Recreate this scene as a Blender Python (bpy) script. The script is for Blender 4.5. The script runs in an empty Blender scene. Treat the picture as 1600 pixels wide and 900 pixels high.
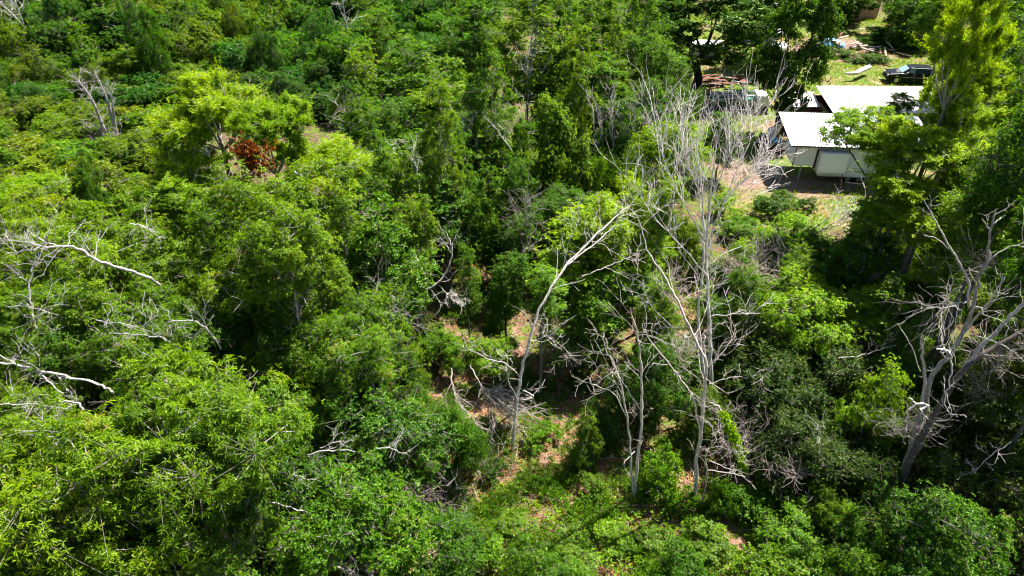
import bpy, math, random
import numpy as np

# ------------------------------------------------------------------ camera, sky, sun, exposure
scene = bpy.context.scene
COL = scene.collection
rad = math.radians
CAM_H, PITCH, FOC = 26.0, 35.4, 1081.0          # drone height, downward tilt, focal length in photo pixels

cam_d = bpy.data.cameras.new('camera')
cam_d.sensor_width = 36.0
cam_d.lens = 36.0 * FOC / 1600.0
cam_d.clip_start, cam_d.clip_end = 0.5, 4000.0
cam = bpy.data.objects.new('camera', cam_d)
cam.location = (0, 0, CAM_H)
cam.rotation_euler = (rad(90 - PITCH), 0, 0)
COL.objects.link(cam)
scene.camera = cam

SUN_EL, SUN_AZ = 61.0, 50.0                      # degrees; azimuth measured from +Y towards +X (behind the wood, to the right)
world = bpy.data.worlds.new('World')
scene.world = world
world.use_nodes = True
nt = world.node_tree
sky = nt.nodes.new('ShaderNodeTexSky')
sky.sky_type = 'NISHITA'
sky.sun_disc = False
sky.sun_elevation = rad(SUN_EL)
sky.sun_rotation = rad(SUN_AZ)
bg = nt.nodes['Background']
bg.inputs['Strength'].default_value = 0.05
nt.links.new(sky.outputs['Color'], bg.inputs['Color'])

sun_d = bpy.data.lights.new('sun', 'SUN')
sun_d.energy = 5.0
sun_d.angle = rad(0.5)
sun_d.color = (1.0, 0.95, 0.86)
sun = bpy.data.objects.new('sun', sun_d)
sun.rotation_euler = (rad(90 - SUN_EL), 0, rad(180 - SUN_AZ))
sun.location = (30, 40, 80)
COL.objects.link(sun)

scene.view_settings.view_transform = 'Standard'
scene.view_settings.look = 'None'
scene.view_settings.gamma = 1.0
scene.view_settings.exposure = 1.8
scene.cycles.filter_width = 1.1
scene.cycles.max_bounces = 3
scene.cycles.diffuse_bounces = 2
scene.cycles.glossy_bounces = 2
scene.cycles.transmission_bounces = 2
scene.cycles.transparent_max_bounces = 4

# ------------------------------------------------------------------ pixel -> place (used only to read positions off the photograph)
cp, sp = math.cos(rad(PITCH)), math.sin(rad(PITCH))
def ray(px, py):
    u, v = (px - 800.0) / FOC, (450.0 - py) / FOC
    return np.array([u, cp + v * sp, -sp + v * cp])
def W(px, py, d):
    r = ray(px, py)
    return np.array([0, 0, CAM_H]) + r * (d / r[1])
def G(px, py, z=0.0):
    r = ray(px, py)
    return np.array([0, 0, CAM_H]) + r * ((z - CAM_H) / r[2])
def depth(px, py, d):
    return d / ray(px, py)[1]

# ------------------------------------------------------------------ tagging
def tag(o, label, cat, group=None, kind=None):
    if label: o['label'] = label
    if cat: o['category'] = cat
    if group: o['group'] = group
    if kind: o['kind'] = kind
    return o
def link(name, data, parent=None, loc=None):
    o = bpy.data.objects.new(name, data)
    COL.objects.link(o)
    if parent is not None: o.parent = parent
    if loc is not None: o.location = loc
    return o
def empty(name, loc, label, cat, group=None, rz=0.0):
    o = bpy.data.objects.new(name, None)
    o.empty_display_size = 0.3
    COL.objects.link(o)
    o.location = tuple(float(v) for v in loc)
    o.rotation_euler = (0, 0, rz)
    return tag(o, label, cat, group)

# ------------------------------------------------------------------ materials
def new_mat(name):
    m = bpy.data.materials.new(name)
    m.use_nodes = True
    t = m.node_tree
    for n in list(t.nodes): t.nodes.remove(n)
    out = t.nodes.new('ShaderNodeOutputMaterial')
    return m, t, out
def N(t, typ, **kw):
    n = t.nodes.new('ShaderNode' + typ)
    for k, v in kw.items():
        if k in n.inputs: n.inputs[k].default_value = v
        else: setattr(n, k, v)
    return n
def mixc(t, fac, a, b, blend='MIX'):
    m = t.nodes.new('ShaderNodeMix'); m.data_type = 'RGBA'; m.blend_type = blend
    for idx, v in ((0, fac), (6, a), (7, b)):
        if isinstance(v, (int, float)): m.inputs[idx].default_value = v
        elif isinstance(v, tuple): m.inputs[idx].default_value = v if len(v) == 4 else v + (1,)
        else: t.links.new(v, m.inputs[idx])
    return m.outputs[2]
def ramp(t, src, stops):
    r = t.nodes.new('ShaderNodeValToRGB')
    el = r.color_ramp.elements
    while len(el) < len(stops): el.new(0.5)
    for e, (p, c) in zip(el, stops):
        e.position = p; e.color = c if len(c) == 4 else tuple(c) + (1,)
    t.links.new(src, r.inputs[0])
    return r.outputs['Color']
def noise(t, vec, scale, detail=4, rough=0.6):
    n = N(t, 'TexNoise', Scale=scale, Detail=detail, Roughness=rough)
    if vec is not None: t.links.new(vec, n.inputs['Vector'])
    return n.outputs['Fac']
def coords(t, kind='Object'):
    return t.nodes.new('ShaderNodeTexCoord').outputs[kind]

def leaf_material():
    m, t, out = new_mat('leaf')
    oi = t.nodes.new('ShaderNodeObjectInfo')
    at = t.nodes.new('ShaderNodeAttribute'); at.attribute_name = 'tint'
    lo = mixc(t, 1.0, oi.outputs['Color'], (0.50, 0.66, 0.5), 'MULTIPLY')
    hi = mixc(t, 1.0, oi.outputs['Color'], (2.35, 2.05, 0.7), 'MULTIPLY')
    col = mixc(t, at.outputs['Fac'], lo, hi)
    sel = t.nodes.new('ShaderNodeMath'); sel.operation = 'GREATER_THAN'; sel.inputs[1].default_value = 0.93; t.links.new(at.outputs['Fac'], sel.inputs[0])
    dry = mixc(t, 0.55, hi, (0.30, 0.19, 0.05))
    col = mixc(t, sel.outputs[0], col, dry)
    dif = t.nodes.new('ShaderNodeBsdfDiffuse'); t.links.new(col, dif.inputs['Color'])
    tcol = mixc(t, 1.0, col, (2.1, 1.8, 0.5), 'MULTIPLY')
    tr = t.nodes.new('ShaderNodeBsdfTranslucent'); t.links.new(tcol, tr.inputs['Color'])
    ms = t.nodes.new('ShaderNodeMixShader'); ms.inputs[0].default_value = 0.45
    t.links.new(dif.outputs[0], ms.inputs[1]); t.links.new(tr.outputs[0], ms.inputs[2])
    gl = t.nodes.new('ShaderNodeBsdfGlossy'); gl.inputs['Roughness'].default_value = 0.32
    gl.inputs['Color'].default_value = (0.60, 0.72, 0.42, 1)
    m2 = t.nodes.new('ShaderNodeMixShader'); m2.inputs[0].default_value = 0.018
    t.links.new(ms.outputs[0], m2.inputs[1]); t.links.new(gl.outputs[0], m2.inputs[2])
    t.links.new(m2.outputs[0], out.inputs['Surface'])
    return m
LEAF = leaf_material()

def bark_material():
    m, t, out = new_mat('bark')
    oi = t.nodes.new('ShaderNodeObjectInfo')
    co = coords(t)
    mp = t.nodes.new('ShaderNodeMapping'); mp.inputs['Scale'].default_value = (5, 5, 1.2); t.links.new(co, mp.inputs['Vector'])
    n1 = noise(t, mp.outputs[0], 4.0, 6, 0.7)
    n2 = noise(t, co, 3.3, 5, 0.7)
    v = ramp(t, n1, [(0.32, (0.30, 0.29, 0.28)), (0.5, (0.85, 0.85, 0.85)), (0.68, (1.45, 1.45, 1.45))])
    c = mixc(t, 1.0, oi.outputs['Color'], v, 'MULTIPLY')
    lich = ramp(t, n2, [(0.56, (0, 0, 0)), (0.64, (1, 1, 1))])
    lf = t.nodes.new('ShaderNodeMath'); lf.operation = 'MULTIPLY'; lf.inputs[1].default_value = 0.35
    t.links.new(lich, lf.inputs[0])
    c2 = mixc(t, lf.outputs[0], c, (0.40, 0.40, 0.36))
    b = N(t, 'BsdfPrincipled', Roughness=0.9)
    b.inputs['Specular IOR Level'].default_value = 0.2
    t.links.new(c2, b.inputs['Base Color'])
    bp = N(t, 'Bump', Strength=0.6, Distance=0.03); t.links.new(n1, bp.inputs['Height']); t.links.new(bp.outputs[0], b.inputs['Normal'])
    t.links.new(b.outputs[0], out.inputs['Surface'])
    return m
BARK = bark_material()

def simple(name, col, rough=0.6, metal=0.0, var=0.15, scale=6.0, spec=0.4, bump=0.0):
    m, t, out = new_mat(name)
    b = N(t, 'BsdfPrincipled', Roughness=rough, Metallic=metal)
    b.inputs['Specular IOR Level'].default_value = spec
    n = noise(t, coords(t), scale, 5)
    c = ramp(t, n, [(0.25, tuple(x * (1 - var) for x in col)), (0.75, tuple(min(1, x * (1 + var)) for x in col))])
    t.links.new(c, b.inputs['Base Color'])
    if bump:
        bp = N(t, 'Bump', Strength=bump, Distance=0.02); t.links.new(n, bp.inputs['Height']); t.links.new(bp.outputs[0], b.inputs['Normal'])
    t.links.new(b.outputs[0], out.inputs['Surface'])
    return m
def roof_metal(name, col, rust):
    m, t, out = new_mat(name)
    b = N(t, 'BsdfPrincipled', Roughness=0.45, Metallic=0.0)
    co = coords(t)
    mp = t.nodes.new('ShaderNodeMapping'); mp.inputs['Scale'].default_value = (4, 0.5, 1); t.links.new(co, mp.inputs['Vector'])
    st = noise(t, mp.outputs[0], 1.5, 6, 0.7)
    f = ramp(t, st, [(0.52, (0, 0, 0)), (0.75, (rust,) * 3)])
    c = mixc(t, f, col, (0.12, 0.085, 0.07))
    t.links.new(c, b.inputs['Base Color'])
    t.links.new(b.outputs[0], out.inputs['Surface'])
    return m
M = dict(
    roof=roof_metal('white_roof_metal', (0.72, 0.72, 0.73), 0.3),
    roof_old=roof_metal('weathered_roof_metal', (0.62, 0.60, 0.60), 0.8),
    rv=simple('camper_skin', (0.90, 0.89, 0.90), 0.4, 0, 0.05, 2.0),
    rv_grey=simple('camper_trim', (0.45, 0.45, 0.45), 0.4),
    seam=simple('dark_seam', (0.03, 0.03, 0.03), 0.7),
    rust=simple('rusty_steel', (0.13, 0.05, 0.035), 0.8, 0, 0.4),
    darkwood=simple('dark_boards', (0.07, 0.045, 0.04), 0.8, 0, 0.4, 3.0),
    black_paint=simple('black_car_paint', (0.006, 0.007, 0.012), 0.3, 0, 0.1, 3.0, 0.2),
    glass=simple('car_glass', (0.03, 0.07, 0.09), 0.05, 0, 0.1, 2.0, 1.0),
    pale_glass=simple('pale_windscreen', (0.20, 0.30, 0.31), 0.1, 0, 0.2, 2.0, 0.9),
    rubber=simple('rubber', (0.02, 0.02, 0.02), 0.9),
    rim=simple('alloy', (0.5, 0.5, 0.52), 0.3, 0.8),
    amber=simple('amber_lens', (0.75, 0.42, 0.28), 0.3),
    white=simple('white_paint', (0.80, 0.80, 0.80), 0.5, 0, 0.08, 3.0),
    grey=simple('grey_paint', (0.35, 0.36, 0.38), 0.5),
    navy=simple('navy_plastic', (0.03, 0.045, 0.08), 0.4),
    tan=simple('tan_plastic', (0.42, 0.34, 0.22), 0.6),
    teal=simple('blue_plastic', (0.10, 0.32, 0.50), 0.5),
    green=simple('green_steel', (0.02, 0.10, 0.07), 0.35),
    concrete=simple('concrete', (0.45, 0.43, 0.40), 0.9, 0, 0.2, 9.0, 0.3, 0.4),
    plank=simple('grey_plank', (0.26, 0.22, 0.20), 0.9, 0, 0.3, 8.0, 0.2),
    oldwood=simple('red_brown_wood', (0.17, 0.075, 0.05), 0.9, 0, 0.4, 5.0, 0.2),
    brick=simple('pink_brick', (0.50, 0.27, 0.22), 0.9, 0, 0.3, 3.0, 0.2),
    dust=simple('dusty_patch', (0.10, 0.085, 0.075), 0.9),
    cut=simple('cut_wood', (0.55, 0.42, 0.27), 0.8, 0, 0.2),
)

# ------------------------------------------------------------------ mesh helpers
def mesh_np(name, V, F, mat, smooth=False, attr=None):
    """V (n,3); F (m,k) faces of one size k."""
    V = np.ascontiguousarray(V, dtype=np.float32); F = np.ascontiguousarray(F, dtype=np.int32)
    me = bpy.data.meshes.new(name)
    m, k = F.shape
    me.vertices.add(len(V)); me.vertices.foreach_set('co', V.ravel())
    me.loops.add(m * k); me.loops.foreach_set('vertex_index', F.ravel())
    me.polygons.add(m)
    me.polygons.foreach_set('loop_start', np.arange(0, m * k, k, dtype=np.int32))
    me.polygons.foreach_set('loop_total', np.full(m, k, dtype=np.int32))
    if smooth: me.polygons.foreach_set('use_smooth', np.ones(m, dtype=bool))
    if attr is not None:
        a = me.attributes.new('tint', 'FLOAT', 'POINT'); a.data.foreach_set('value', np.ascontiguousarray(attr, dtype=np.float32))
    me.update(calc_edges=True)
    if mat: me.materials.append(mat)
    return me
def norm(a):
    return a / np.maximum(np.linalg.norm(a, axis=-1, keepdims=True), 1e-9)

class MB:
    """collects boxes, prisms and tubes of one part"""
    def __init__(s): s.v, s.f = [], []
    def add(s, vs, fs):
        b = len(s.v); s.v += [tuple(map(float, v)) for v in vs]; s.f += [tuple(b + i for i in f) for f in fs]; return s
    def box(s, x0, x1, y0, y1, z0, z1):
        vs = [(x, y, z) for x in (x0, x1) for y in (y0, y1) for z in (z0, z1)]
        return s.add(vs, [(0, 1, 3, 2), (4, 6, 7, 5), (0, 4, 5, 1), (2, 3, 7, 6), (0, 2, 6, 4), (1, 5, 7, 3)])
    def hexa(s, b4, t4):
        return s.add(list(b4) + list(t4), [(3, 2, 1, 0), (4, 5, 6, 7), (0, 1, 5, 4), (1, 2, 6, 5), (2, 3, 7, 6), (3, 0, 4, 7)])
    def prism(s, pts, y0, y1):                      # polygon in x,z extruded along y
        n = len(pts)
        vs = [(x, y0, z) for x, z in pts] + [(x, y1, z) for x, z in pts]
        fs = [tuple(range(n)), tuple(range(2 * n - 1, n - 1, -1))] + [(i + n, (i + 1) % n + n, (i + 1) % n, i) for i in range(n)]
        return s.add(vs, fs)
    def tube(s, pts, rs, sides=8, cap=True):
        V, F = tube_np([np.array(pts, float)], [np.array(rs, float)], sides)
        b = len(s.v); s.v += [tuple(map(float, v)) for v in V]; s.f += [tuple(int(b + i) for i in f) for f in F]
        if cap:
            n = len(s.v)
            s.f.append(tuple(range(b + sides - 1, b - 1, -1))); s.f.append(tuple(range(n - sides, n)))
        return s
    def build(s, name, mat, parent=None, loc=None, bevel=0.0, smooth=False, seg=2):
        me = bpy.data.meshes.new(name)
        me.from_pydata(s.v, [], s.f); me.update()
        if mat: me.materials.append(mat)
        if smooth:
            for p in me.polygons: p.use_smooth = True
        o = link(name, me, parent, loc)
        if bevel:
            bv = o.modifiers.new('bevel', 'BEVEL'); bv.width = bevel; bv.segments = seg; bv.limit_method = 'ANGLE'; bv.angle_limit = rad(35)
        return o

def tube_np(paths, radii, sides):
    """all polylines as tapered tubes; returns V, F(quads)"""
    Vs, Fs, base = [], [], 0
    ang = np.arange(sides) * 2 * math.pi / sides
    ca, sa = np.cos(ang), np.sin(ang)
    for P, R in zip(paths, radii):
        n = len(P)
        T = np.empty_like(P); T[1:-1] = P[2:] - P[:-2]; T[0] = P[1] - P[0]; T[-1] = P[-1] - P[-2]
        T = norm(T)
        ref = np.array([0.0, 0.0, 1.0]) if abs(T[0][2]) < 0.85 else np.array([1.0, 0.0, 0.0])
        U = norm(np.cross(T, ref)); Vv = np.cross(T, U)
        ring = P[:, None, :] + R[:, None, None] * (ca[None, :, None] * U[:, None, :] + sa[None, :, None] * Vv[:, None, :])
        Vs.append(ring.reshape(-1, 3))
        i = np.arange(n - 1)[:, None] * sides; j = np.arange(sides)[None, :]; j2 = (j + 1) % sides
        F = np.stack([i + j, i + j2, i + sides + j2, i + sides + j], -1).reshape(-1, 4) + base
        Fs.append(F); base += n * sides
    return np.concatenate(Vs), np.concatenate(Fs)

def smooth_path(pts, n=3, jitter=0.0, rng=None):
    """Catmull-Rom through rows (x,y,z,r)"""
    P = np.array(pts, float)
    Q = np.vstack([2 * P[0] - P[1], P, 2 * P[-1] - P[-2]])
    out = []
    for i in range(1, len(Q) - 2):
        for k in range(n):
            u = k / n
            a, b, c, d = Q[i - 1], Q[i], Q[i + 1], Q[i + 2]
            out.append(0.5 * ((2 * b) + (c - a) * u + (2 * a - 5 * b + 4 * c - d) * u * u + (3 * b - a - 3 * c + d) * u ** 3))
    out.append(P[-1])
    out = np.array(out)
    out[:, 3] = np.maximum(out[:, 3], 0.004)
    if jitter and rng is not None:
        out[1:-1, :3] += rng.normal(0, jitter, (len(out) - 2, 3))
    return out

def leaf_arrays(P, D, Nn, L, Wd, fold=0.25, droop=0.12):
    S = norm(np.cross(D, Nn)); N2 = np.cross(S, D)
    L = L[:, None]; Wd = Wd[:, None]
    mid = P + D * L * 0.48 + N2 * L * 0.04
    tip = P + D * L - N2 * L * droop
    return np.stack([P, mid + S * Wd * 0.5 + N2 * Wd * fold, tip, mid - S * Wd * 0.5 + N2 * Wd * fold], 1)
def leaves_to_mesh(name, V4, tint, mat=None):
    n = len(V4)
    b = (np.arange(n) * 4)[:, None]
    F = np.concatenate([b + np.array([[0, 1, 2]]), b + np.array([[0, 2, 3]])], 1).reshape(-1, 3)
    return mesh_np(name, V4.reshape(-1, 3), F, mat or LEAF, attr=np.repeat(tint, 4))

def rosettes(rng, T, A, k, L, Wd, spread=(50, 105), droop=0.35, shoot=0.0, jit=0.25):
    """k leaves round each tip T with axis A"""
    M_ = len(T)
    ref = np.where(np.abs(A[:, 2:3]) < 0.9, np.array([[0, 0, 1.0]]), np.array([[1.0, 0, 0]]))
    U = norm(np.cross(A, ref)); Vv = np.cross(A, U)
    j = np.arange(k)[None, :]
    phi = j * 2.399 + rng.uniform(0, 6.28, (M_, 1)) + rng.normal(0, 0.35, (M_, k))
    th = np.radians(rng.uniform(spread[0], spread[1], (M_, k)))
    D = (np.cos(th)[..., None] * A[:, None] + np.sin(th)[..., None] * (np.cos(phi)[..., None] * U[:, None] + np.sin(phi)[..., None] * Vv[:, None]))
    D[..., 2] -= droop * rng.uniform(0.4, 1.4, (M_, k))
    D = norm(D)
    pos = T[:, None] - A[:, None] * (shoot * (j / max(k, 1)))[..., None] + rng.normal(0, 0.02, (M_, k, 3))
    Nn = A[:, None] + np.array([0, 0, 0.5]) + rng.normal(0, jit, (M_, k, 3))
    l = L * rng.uniform(0.65, 1.2, (M_, k)); w = Wd * rng.uniform(0.75, 1.2, (M_, k))
    V4 = leaf_arrays(pos.reshape(-1, 3), D.reshape(-1, 3), norm(Nn.reshape(-1, 3)), l.ravel(), w.ravel())
    return V4, (M_, k)

# ------------------------------------------------------------------ crowns (templates: leaves + limbs, centre of the crown at the origin)
def crown_template(seed, R, flat, n_cl, cl_r, tips, k, L, Wd, spread=(50, 105), droop=0.35, shoot=0.0, lumpy=0.3,
                   low=-0.55, top_bias=0.25, shape='dome', twig_r=0.012, inner=0.25, bare=26, spike=0.08):
    rng = np.random.default_rng(seed)
    # the crown is a handful of uneven boughs, each a lumpy cloud of leaf clumps with gaps between
    nl = int(rng.integers(7, 11))
    lobes = []
    for i in range(nl):
        az = i * 2.399 + rng.normal(0, 0.35); zz = rng.uniform(low, 0.62) if i else 0.6
        hr = rng.uniform(0.40, 0.72) * math.sqrt(max(0.05, 1 - (zz * 0.95) ** 2)) * (0.35 if i == 0 else 1)
        if shape == 'cone': hr *= max(0.3, 0.85 - 0.5 * zz)
        lobes.append((np.array([hr * math.cos(az), hr * math.sin(az), zz]), rng.uniform(0.26, 0.46) * (0.75 if shape == 'cone' else 1)))
    wts = np.array([l[1] ** 2 for l in lobes]); wts /= wts.sum()
    cand = []; tries = 0; mind = 1.05 * cl_r
    while len(cand) < n_cl and tries < n_cl * 80:
        tries += 1
        if tries % (n_cl * 6) == 0: mind *= 0.88
        c0, lr = lobes[int(rng.choice(nl, p=wts))]
        dd_ = norm(rng.normal(0, 1, (1, 3)) + np.array([0, 0, top_bias]))[0]
        p = c0 + dd_ * lr * rng.uniform(0.35, 1.0) ** 0.5 * (1 + lumpy * 0.4 * rng.normal())
        p = p * np.array([R, R, R * flat])
        if all(np.sum((p - q) ** 2) > mind * mind for q in cand): cand.append(p)
    C = np.array(cand)
    n = len(C)
    outw = norm(C / np.array([1, 1, flat]) + np.array([0, 0, top_bias * R]))
    rc = cl_r * rng.uniform(0.45, 1.45, n)
    q = norm(rng.normal(0, 1, (n, tips, 3)) + 0.5 * outw[:, None] + np.array([0, 0, 0.2]))
    rr = np.abs(rng.normal(0.62, 0.3, (n, tips, 1))) * np.where(rng.random((n, tips, 1)) < spike, 1.7, 1.0)
    stretch = 1 + 0.5 * outw[:, None] * np.sign(rng.normal(0, 1, (n, 1, 1)))  # sprays are not round
    T = C[:, None] + q * rr * rc[:, None, None] * np.array([1, 1, 0.8]) * np.clip(stretch, 0.6, 1.5)
    A = norm(q + 0.35 * outw[:, None] + np.array([0, 0, 0.25]) + rng.normal(0, 0.25, (n, tips, 3)))
    T2, A2 = T.reshape(-1, 3), A.reshape(-1, 3)
    V4, (Mm, kk) = rosettes(rng, T2, A2, k, L, Wd, spread, droop, shoot)
    cl_t = np.repeat(rng.normal(0, 0.14, n), tips * kk)
    tint = np.clip(0.38 + cl_t + rng.normal(0, 0.2, len(V4)) + np.repeat(rng.normal(0, 0.1, Mm), kk), 0, 1)
    leaves = leaves_to_mesh('crown', V4, tint)
    # limbs
    paths, radii = [], []
    root = np.array([0, 0, -0.9 * R * flat])
    order = np.argsort(-np.linalg.norm(C - root, axis=1))
    mains = []
    for i in order:
        if len(mains) >= 7: break
        if all(np.linalg.norm(C[i] - C[m_]) > 0.75 * R for m_ in mains): mains.append(i)
    curves = []
    def curve(a, b, sag, r0, r1, nseg=6):
        u = np.linspace(0, 1, nseg)[:, None]
        mid = (a + b) / 2 + np.array([0, 0, sag]) + rng.normal(0, 0.05 * np.linalg.norm(b - a), 3)
        P = (1 - u) ** 2 * a + 2 * u * (1 - u) * mid + u * u * b
        P[1:-1] += rng.normal(0, 0.03 * np.linalg.norm(b - a) / nseg * 2, (nseg - 2, 3))
        paths.append(P); radii.append((r0 * (1 - u[:, 0]) + r1 * u[:, 0]))
        return P
    r_main = 0.022 * R + 0.02
    for m_ in mains: curves.append(curve(root, C[m_], -0.08 * R, r_main, 0.012 + 0.003 * R, 8))
    allp = np.concatenate(curves)
    for i in range(n):
        if i in mains: continue
        dd = np.linalg.norm(allp - C[i], axis=1) + 0.3 * np.maximum(0, allp[:, 2] - C[i][2])
        a = allp[np.argmin(dd)]
        curve(a, C[i], 0.02 * R, 0.010 + 0.004 * R, 0.008, 5)
    Vb, Fb = tube_np(paths, radii, 5)
    # twigs
    sel = rng.random(len(T2)) < 0.35
    tp = [np.array([C[i // tips], T2[i]]) for i in np.nonzero(sel)[0]]
    if tp:
        Vt, Ft = tube_np(tp, [np.array([twig_r, twig_r * 0.4])] * len(tp), 3)
        Vb2 = np.concatenate([Vb, Vt]); Fb2 = np.concatenate([Fb, Ft + len(Vb)])
    else: Vb2, Fb2 = Vb, Fb
    if bare:
        bp, br_ = [], []
        for _ in range(bare):
            i = int(rng.integers(0, n)); o_ = outw[i]
            p0 = C[i] - o_ * 0.2 * cl_r
            d0 = norm((o_ + rng.normal(0, 0.5, 3))[None])[0]; Lb = R * rng.uniform(0.16, 0.42)
            P_ = [p0]
            for q_ in range(4):
                d0 = norm((d0 + rng.normal(0, 0.22, 3))[None])[0]; P_.append(P_[-1] + d0 * Lb / 4)
            P_ = np.array(P_); bp.append(P_); br_.append(np.linspace(twig_r * 1.5, twig_r * 0.6, 5))
            for q_ in range(4):
                b_ = P_[int(rng.integers(1, 4))]; e_ = norm((d0 + rng.normal(0, 0.7, 3))[None])[0] * Lb * rng.uniform(.2, .5)
                bp.append(np.stack([b_, b_ + e_ * .5 + rng.normal(0, .03, 3), b_ + e_])); br_.append(np.array([twig_r, twig_r * .8, twig_r * .5]))
        Vt, Ft = tube_np(bp, br_, 3)
        Fb2 = np.concatenate([Fb2, Ft + len(Vb2)]); Vb2 = np.concatenate([Vb2, Vt])
    limbs = mesh_np('branches', Vb2, Fb2, BARK, smooth=True)
    return dict(R=R, flat=flat, leaves=leaves, limbs=limbs)

# trunks are stored with unit radius and unit height and scaled on placing
TRUNKS = []
for s in range(4):
    rng_ = np.random.default_rng(900 + s)
    n = 9
    z = np.linspace(0, 1, n)
    xy = np.cumsum(rng_.normal(0, 0.3, (n, 2)), 0); xy -= np.linspace(0, 1, n)[:, None] * xy[-1] + (1 - np.linspace(0, 1, n)[:, None]) * xy[0]
    r = 1.0 - 0.42 * z; r[0] = 1.6; r[1] = 1.12
    ang = np.arange(9) * 2 * math.pi / 9
    ring = np.stack([xy[:, 0:1] + r[:, None] * np.cos(ang) * (1 + 0.06 * rng_.normal(0, 1, (n, 9))), xy[:, 1:2] + r[:, None] * np.sin(ang) * (1 + 0.06 * rng_.normal(0, 1, (n, 9))), np.repeat(z[:, None], 9, 1)], -1)
    i = np.arange(n - 1)[:, None] * 9; j = np.arange(9)[None]; j2 = (j + 1) % 9
    F = np.stack([i + j, i + j2, i + 9 + j2, i + 9 + j], -1).reshape(-1, 4)
    TRUNKS.append(mesh_np('trunk', ring.reshape(-1, 3), F, BARK, smooth=True))

SPEC = {}
# P: long drooping leaves in tufts (foreground hickories)
SPEC['P'] = [crown_template(10 + s, 4.5, 0.75, 110, 0.88, 80, 8, 0.215, 0.055, (40, 100), 0.55, lumpy=0.3, bare=40) for s in range(3)]
# Q: broad small leaves, mid wood
SPEC['Q'] = [crown_template(20 + s, 4.0, 0.85, 75, 0.85, 90, 6, 0.17, 0.085, (30, 105), 0.25, lumpy=0.4) for s in range(4)]
# F: slender feathery trees, upright limbs showing
SPEC['F'] = [crown_template(80 + s, 2.3, 1.7, 75, 0.6, 62, 6, 0.16, 0.065, (25, 100), 0.2, lumpy=0.5, low=-0.95, bare=50, twig_r=0.011) for s in range(3)]
# Y: spiky shoots of narrow leaves
SPEC['Y'] = [crown_template(30 + s, 4.0, 1.0, 70, 0.75, 57, 13, 0.23, 0.065, (18, 62), 0.3, shoot=0.85, spike=0.22, lumpy=0.45, low=-0.8) for s in range(3)]
# O: big dark oaks
SPEC['O'] = [crown_template(40 + s, 5.0, 1.15, 95, 0.95, 80, 6, 0.27, 0.14, (30, 110), 0.2, lumpy=0.35, low=-0.8) for s in range(2)]
# B: far thicket bushes
SPEC['B'] = [crown_template(50 + s, 2.6, 0.8, 44, 0.62, 62, 6, 0.20, 0.085, (25, 105), 0.15, lumpy=0.4, low=-0.35) for s in range(5)]
# S: near shrubs and saplings with small leaves
SPEC['S'] = [crown_template(60 + s, 1.5, 0.8, 30, 0.38, 42, 6, 0.13, 0.06, (25, 100), 0.2, lumpy=0.4, low=-0.5, twig_r=0.006) for s in range(4)]
# V: tall vine-clad cones
SPEC['V'] = [crown_template(70 + s, 2.6, 1.9, 80, 0.6, 62, 6, 0.18, 0.11, (40, 110), 0.5, lumpy=0.3, low=-0.95, shape='cone') for s in range(2)]

COLS = dict(
    P=(0.082, 0.158, 0.008), P2=(0.062, 0.135, 0.009), P3=(0.096, 0.170, 0.008),
    Q=(0.052, 0.130, 0.009), Q2=(0.038, 0.106, 0.011), Q3=(0.074, 0.148, 0.009),
    Y=(0.150, 0.250, 0.010), Y2=(0.110, 0.212, 0.008), Y3=(0.170, 0.265, 0.012),
    O=(0.028, 0.075, 0.015), O2=(0.034, 0.086, 0.015),
    B=(0.046, 0.118, 0.009), B2=(0.066, 0.126, 0.010), B3=(0.092, 0.150, 0.014), B4=(0.028, 0.085, 0.018),
    G=(0.080, 0.182, 0.009), D=(0.023, 0.052, 0.010), E=(0.034, 0.058, 0.008), R=(0.145, 0.047, 0.022),  # D and E have the shade of the low wood put into them
)
rng_t = np.random.default_rng(5)
PROTO_COUNT = {}
def tree(kind, col, cx, cy, rx, ry, d, label, cat='tree', group=None, name=None, var=None, lean=(0, 0), trunk_r=None, bark=(0.34, 0.30, 0.26), sink=0.85):
    """crown centre and half size read off the photograph, d = distance of the trunk from the camera's foot"""
    c = W(cx, cy, d); dep = depth(cx, cy, d); a = math.atan2(CAM_H - c[2], d)
    R = rx * dep / FOC; rym = ry * dep / FOC
    Rz = math.sqrt(max(rym ** 2 - (R * math.sin(a)) ** 2, (0.5 * R) ** 2)) / math.cos(a)
    lst = SPEC[kind]; k = PROTO_COUNT.get(kind, 0); PROTO_COUNT[kind] = k + 1
    tp = lst[k % len(lst)] if var is None else lst[var]
    Rz = min(Rz, max(c[2], 0.8) * 1.05)
    bx, by = c[0] - lean[0], c[1] - lean[1]
    root = empty(name or ('bush' if cat == 'bush' else 'sapling' if cat == 'sapling' else 'tree'), (bx, by, 0), label, cat, group)
    rot = float(rng_t.uniform(0, 6.28))
    s = R / tp['R']; sz = Rz / (tp['R'] * tp['flat'])
    off = (lean[0], lean[1], c[2])
    cr = link('crown', tp['leaves'], root, off); cr.scale = (s, s, sz); cr.rotation_euler = (0, 0, rot); cr.color = (*COLS[col], 1); cr['kind'] = 'stuff'
    br = link('branches', tp['limbs'], root, off); br.scale = (s, s, sz); br.rotation_euler = (0, 0, rot); br.color = (*bark, 1)
    ht = c[2] - sink * Rz
    if ht > 0.4:
        tr_ = link('trunk', TRUNKS[k % 4], root, (0, 0, -0.3)); ht += 0.3
        r = trunk_r or (0.026 * R + 0.005 * ht + 0.03)
        tr_.scale = (r, r, ht); tr_.color = (*(np.array(bark) * 0.5), 1)
        if lean != (0, 0):
            L_ = math.hypot(*lean); tr_.rotation_euler = (math.atan2(-lean[1], ht), math.atan2(lean[0], ht), 0)
            tr_.scale = (r, r, math.hypot(ht, L_))
    return root

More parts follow.
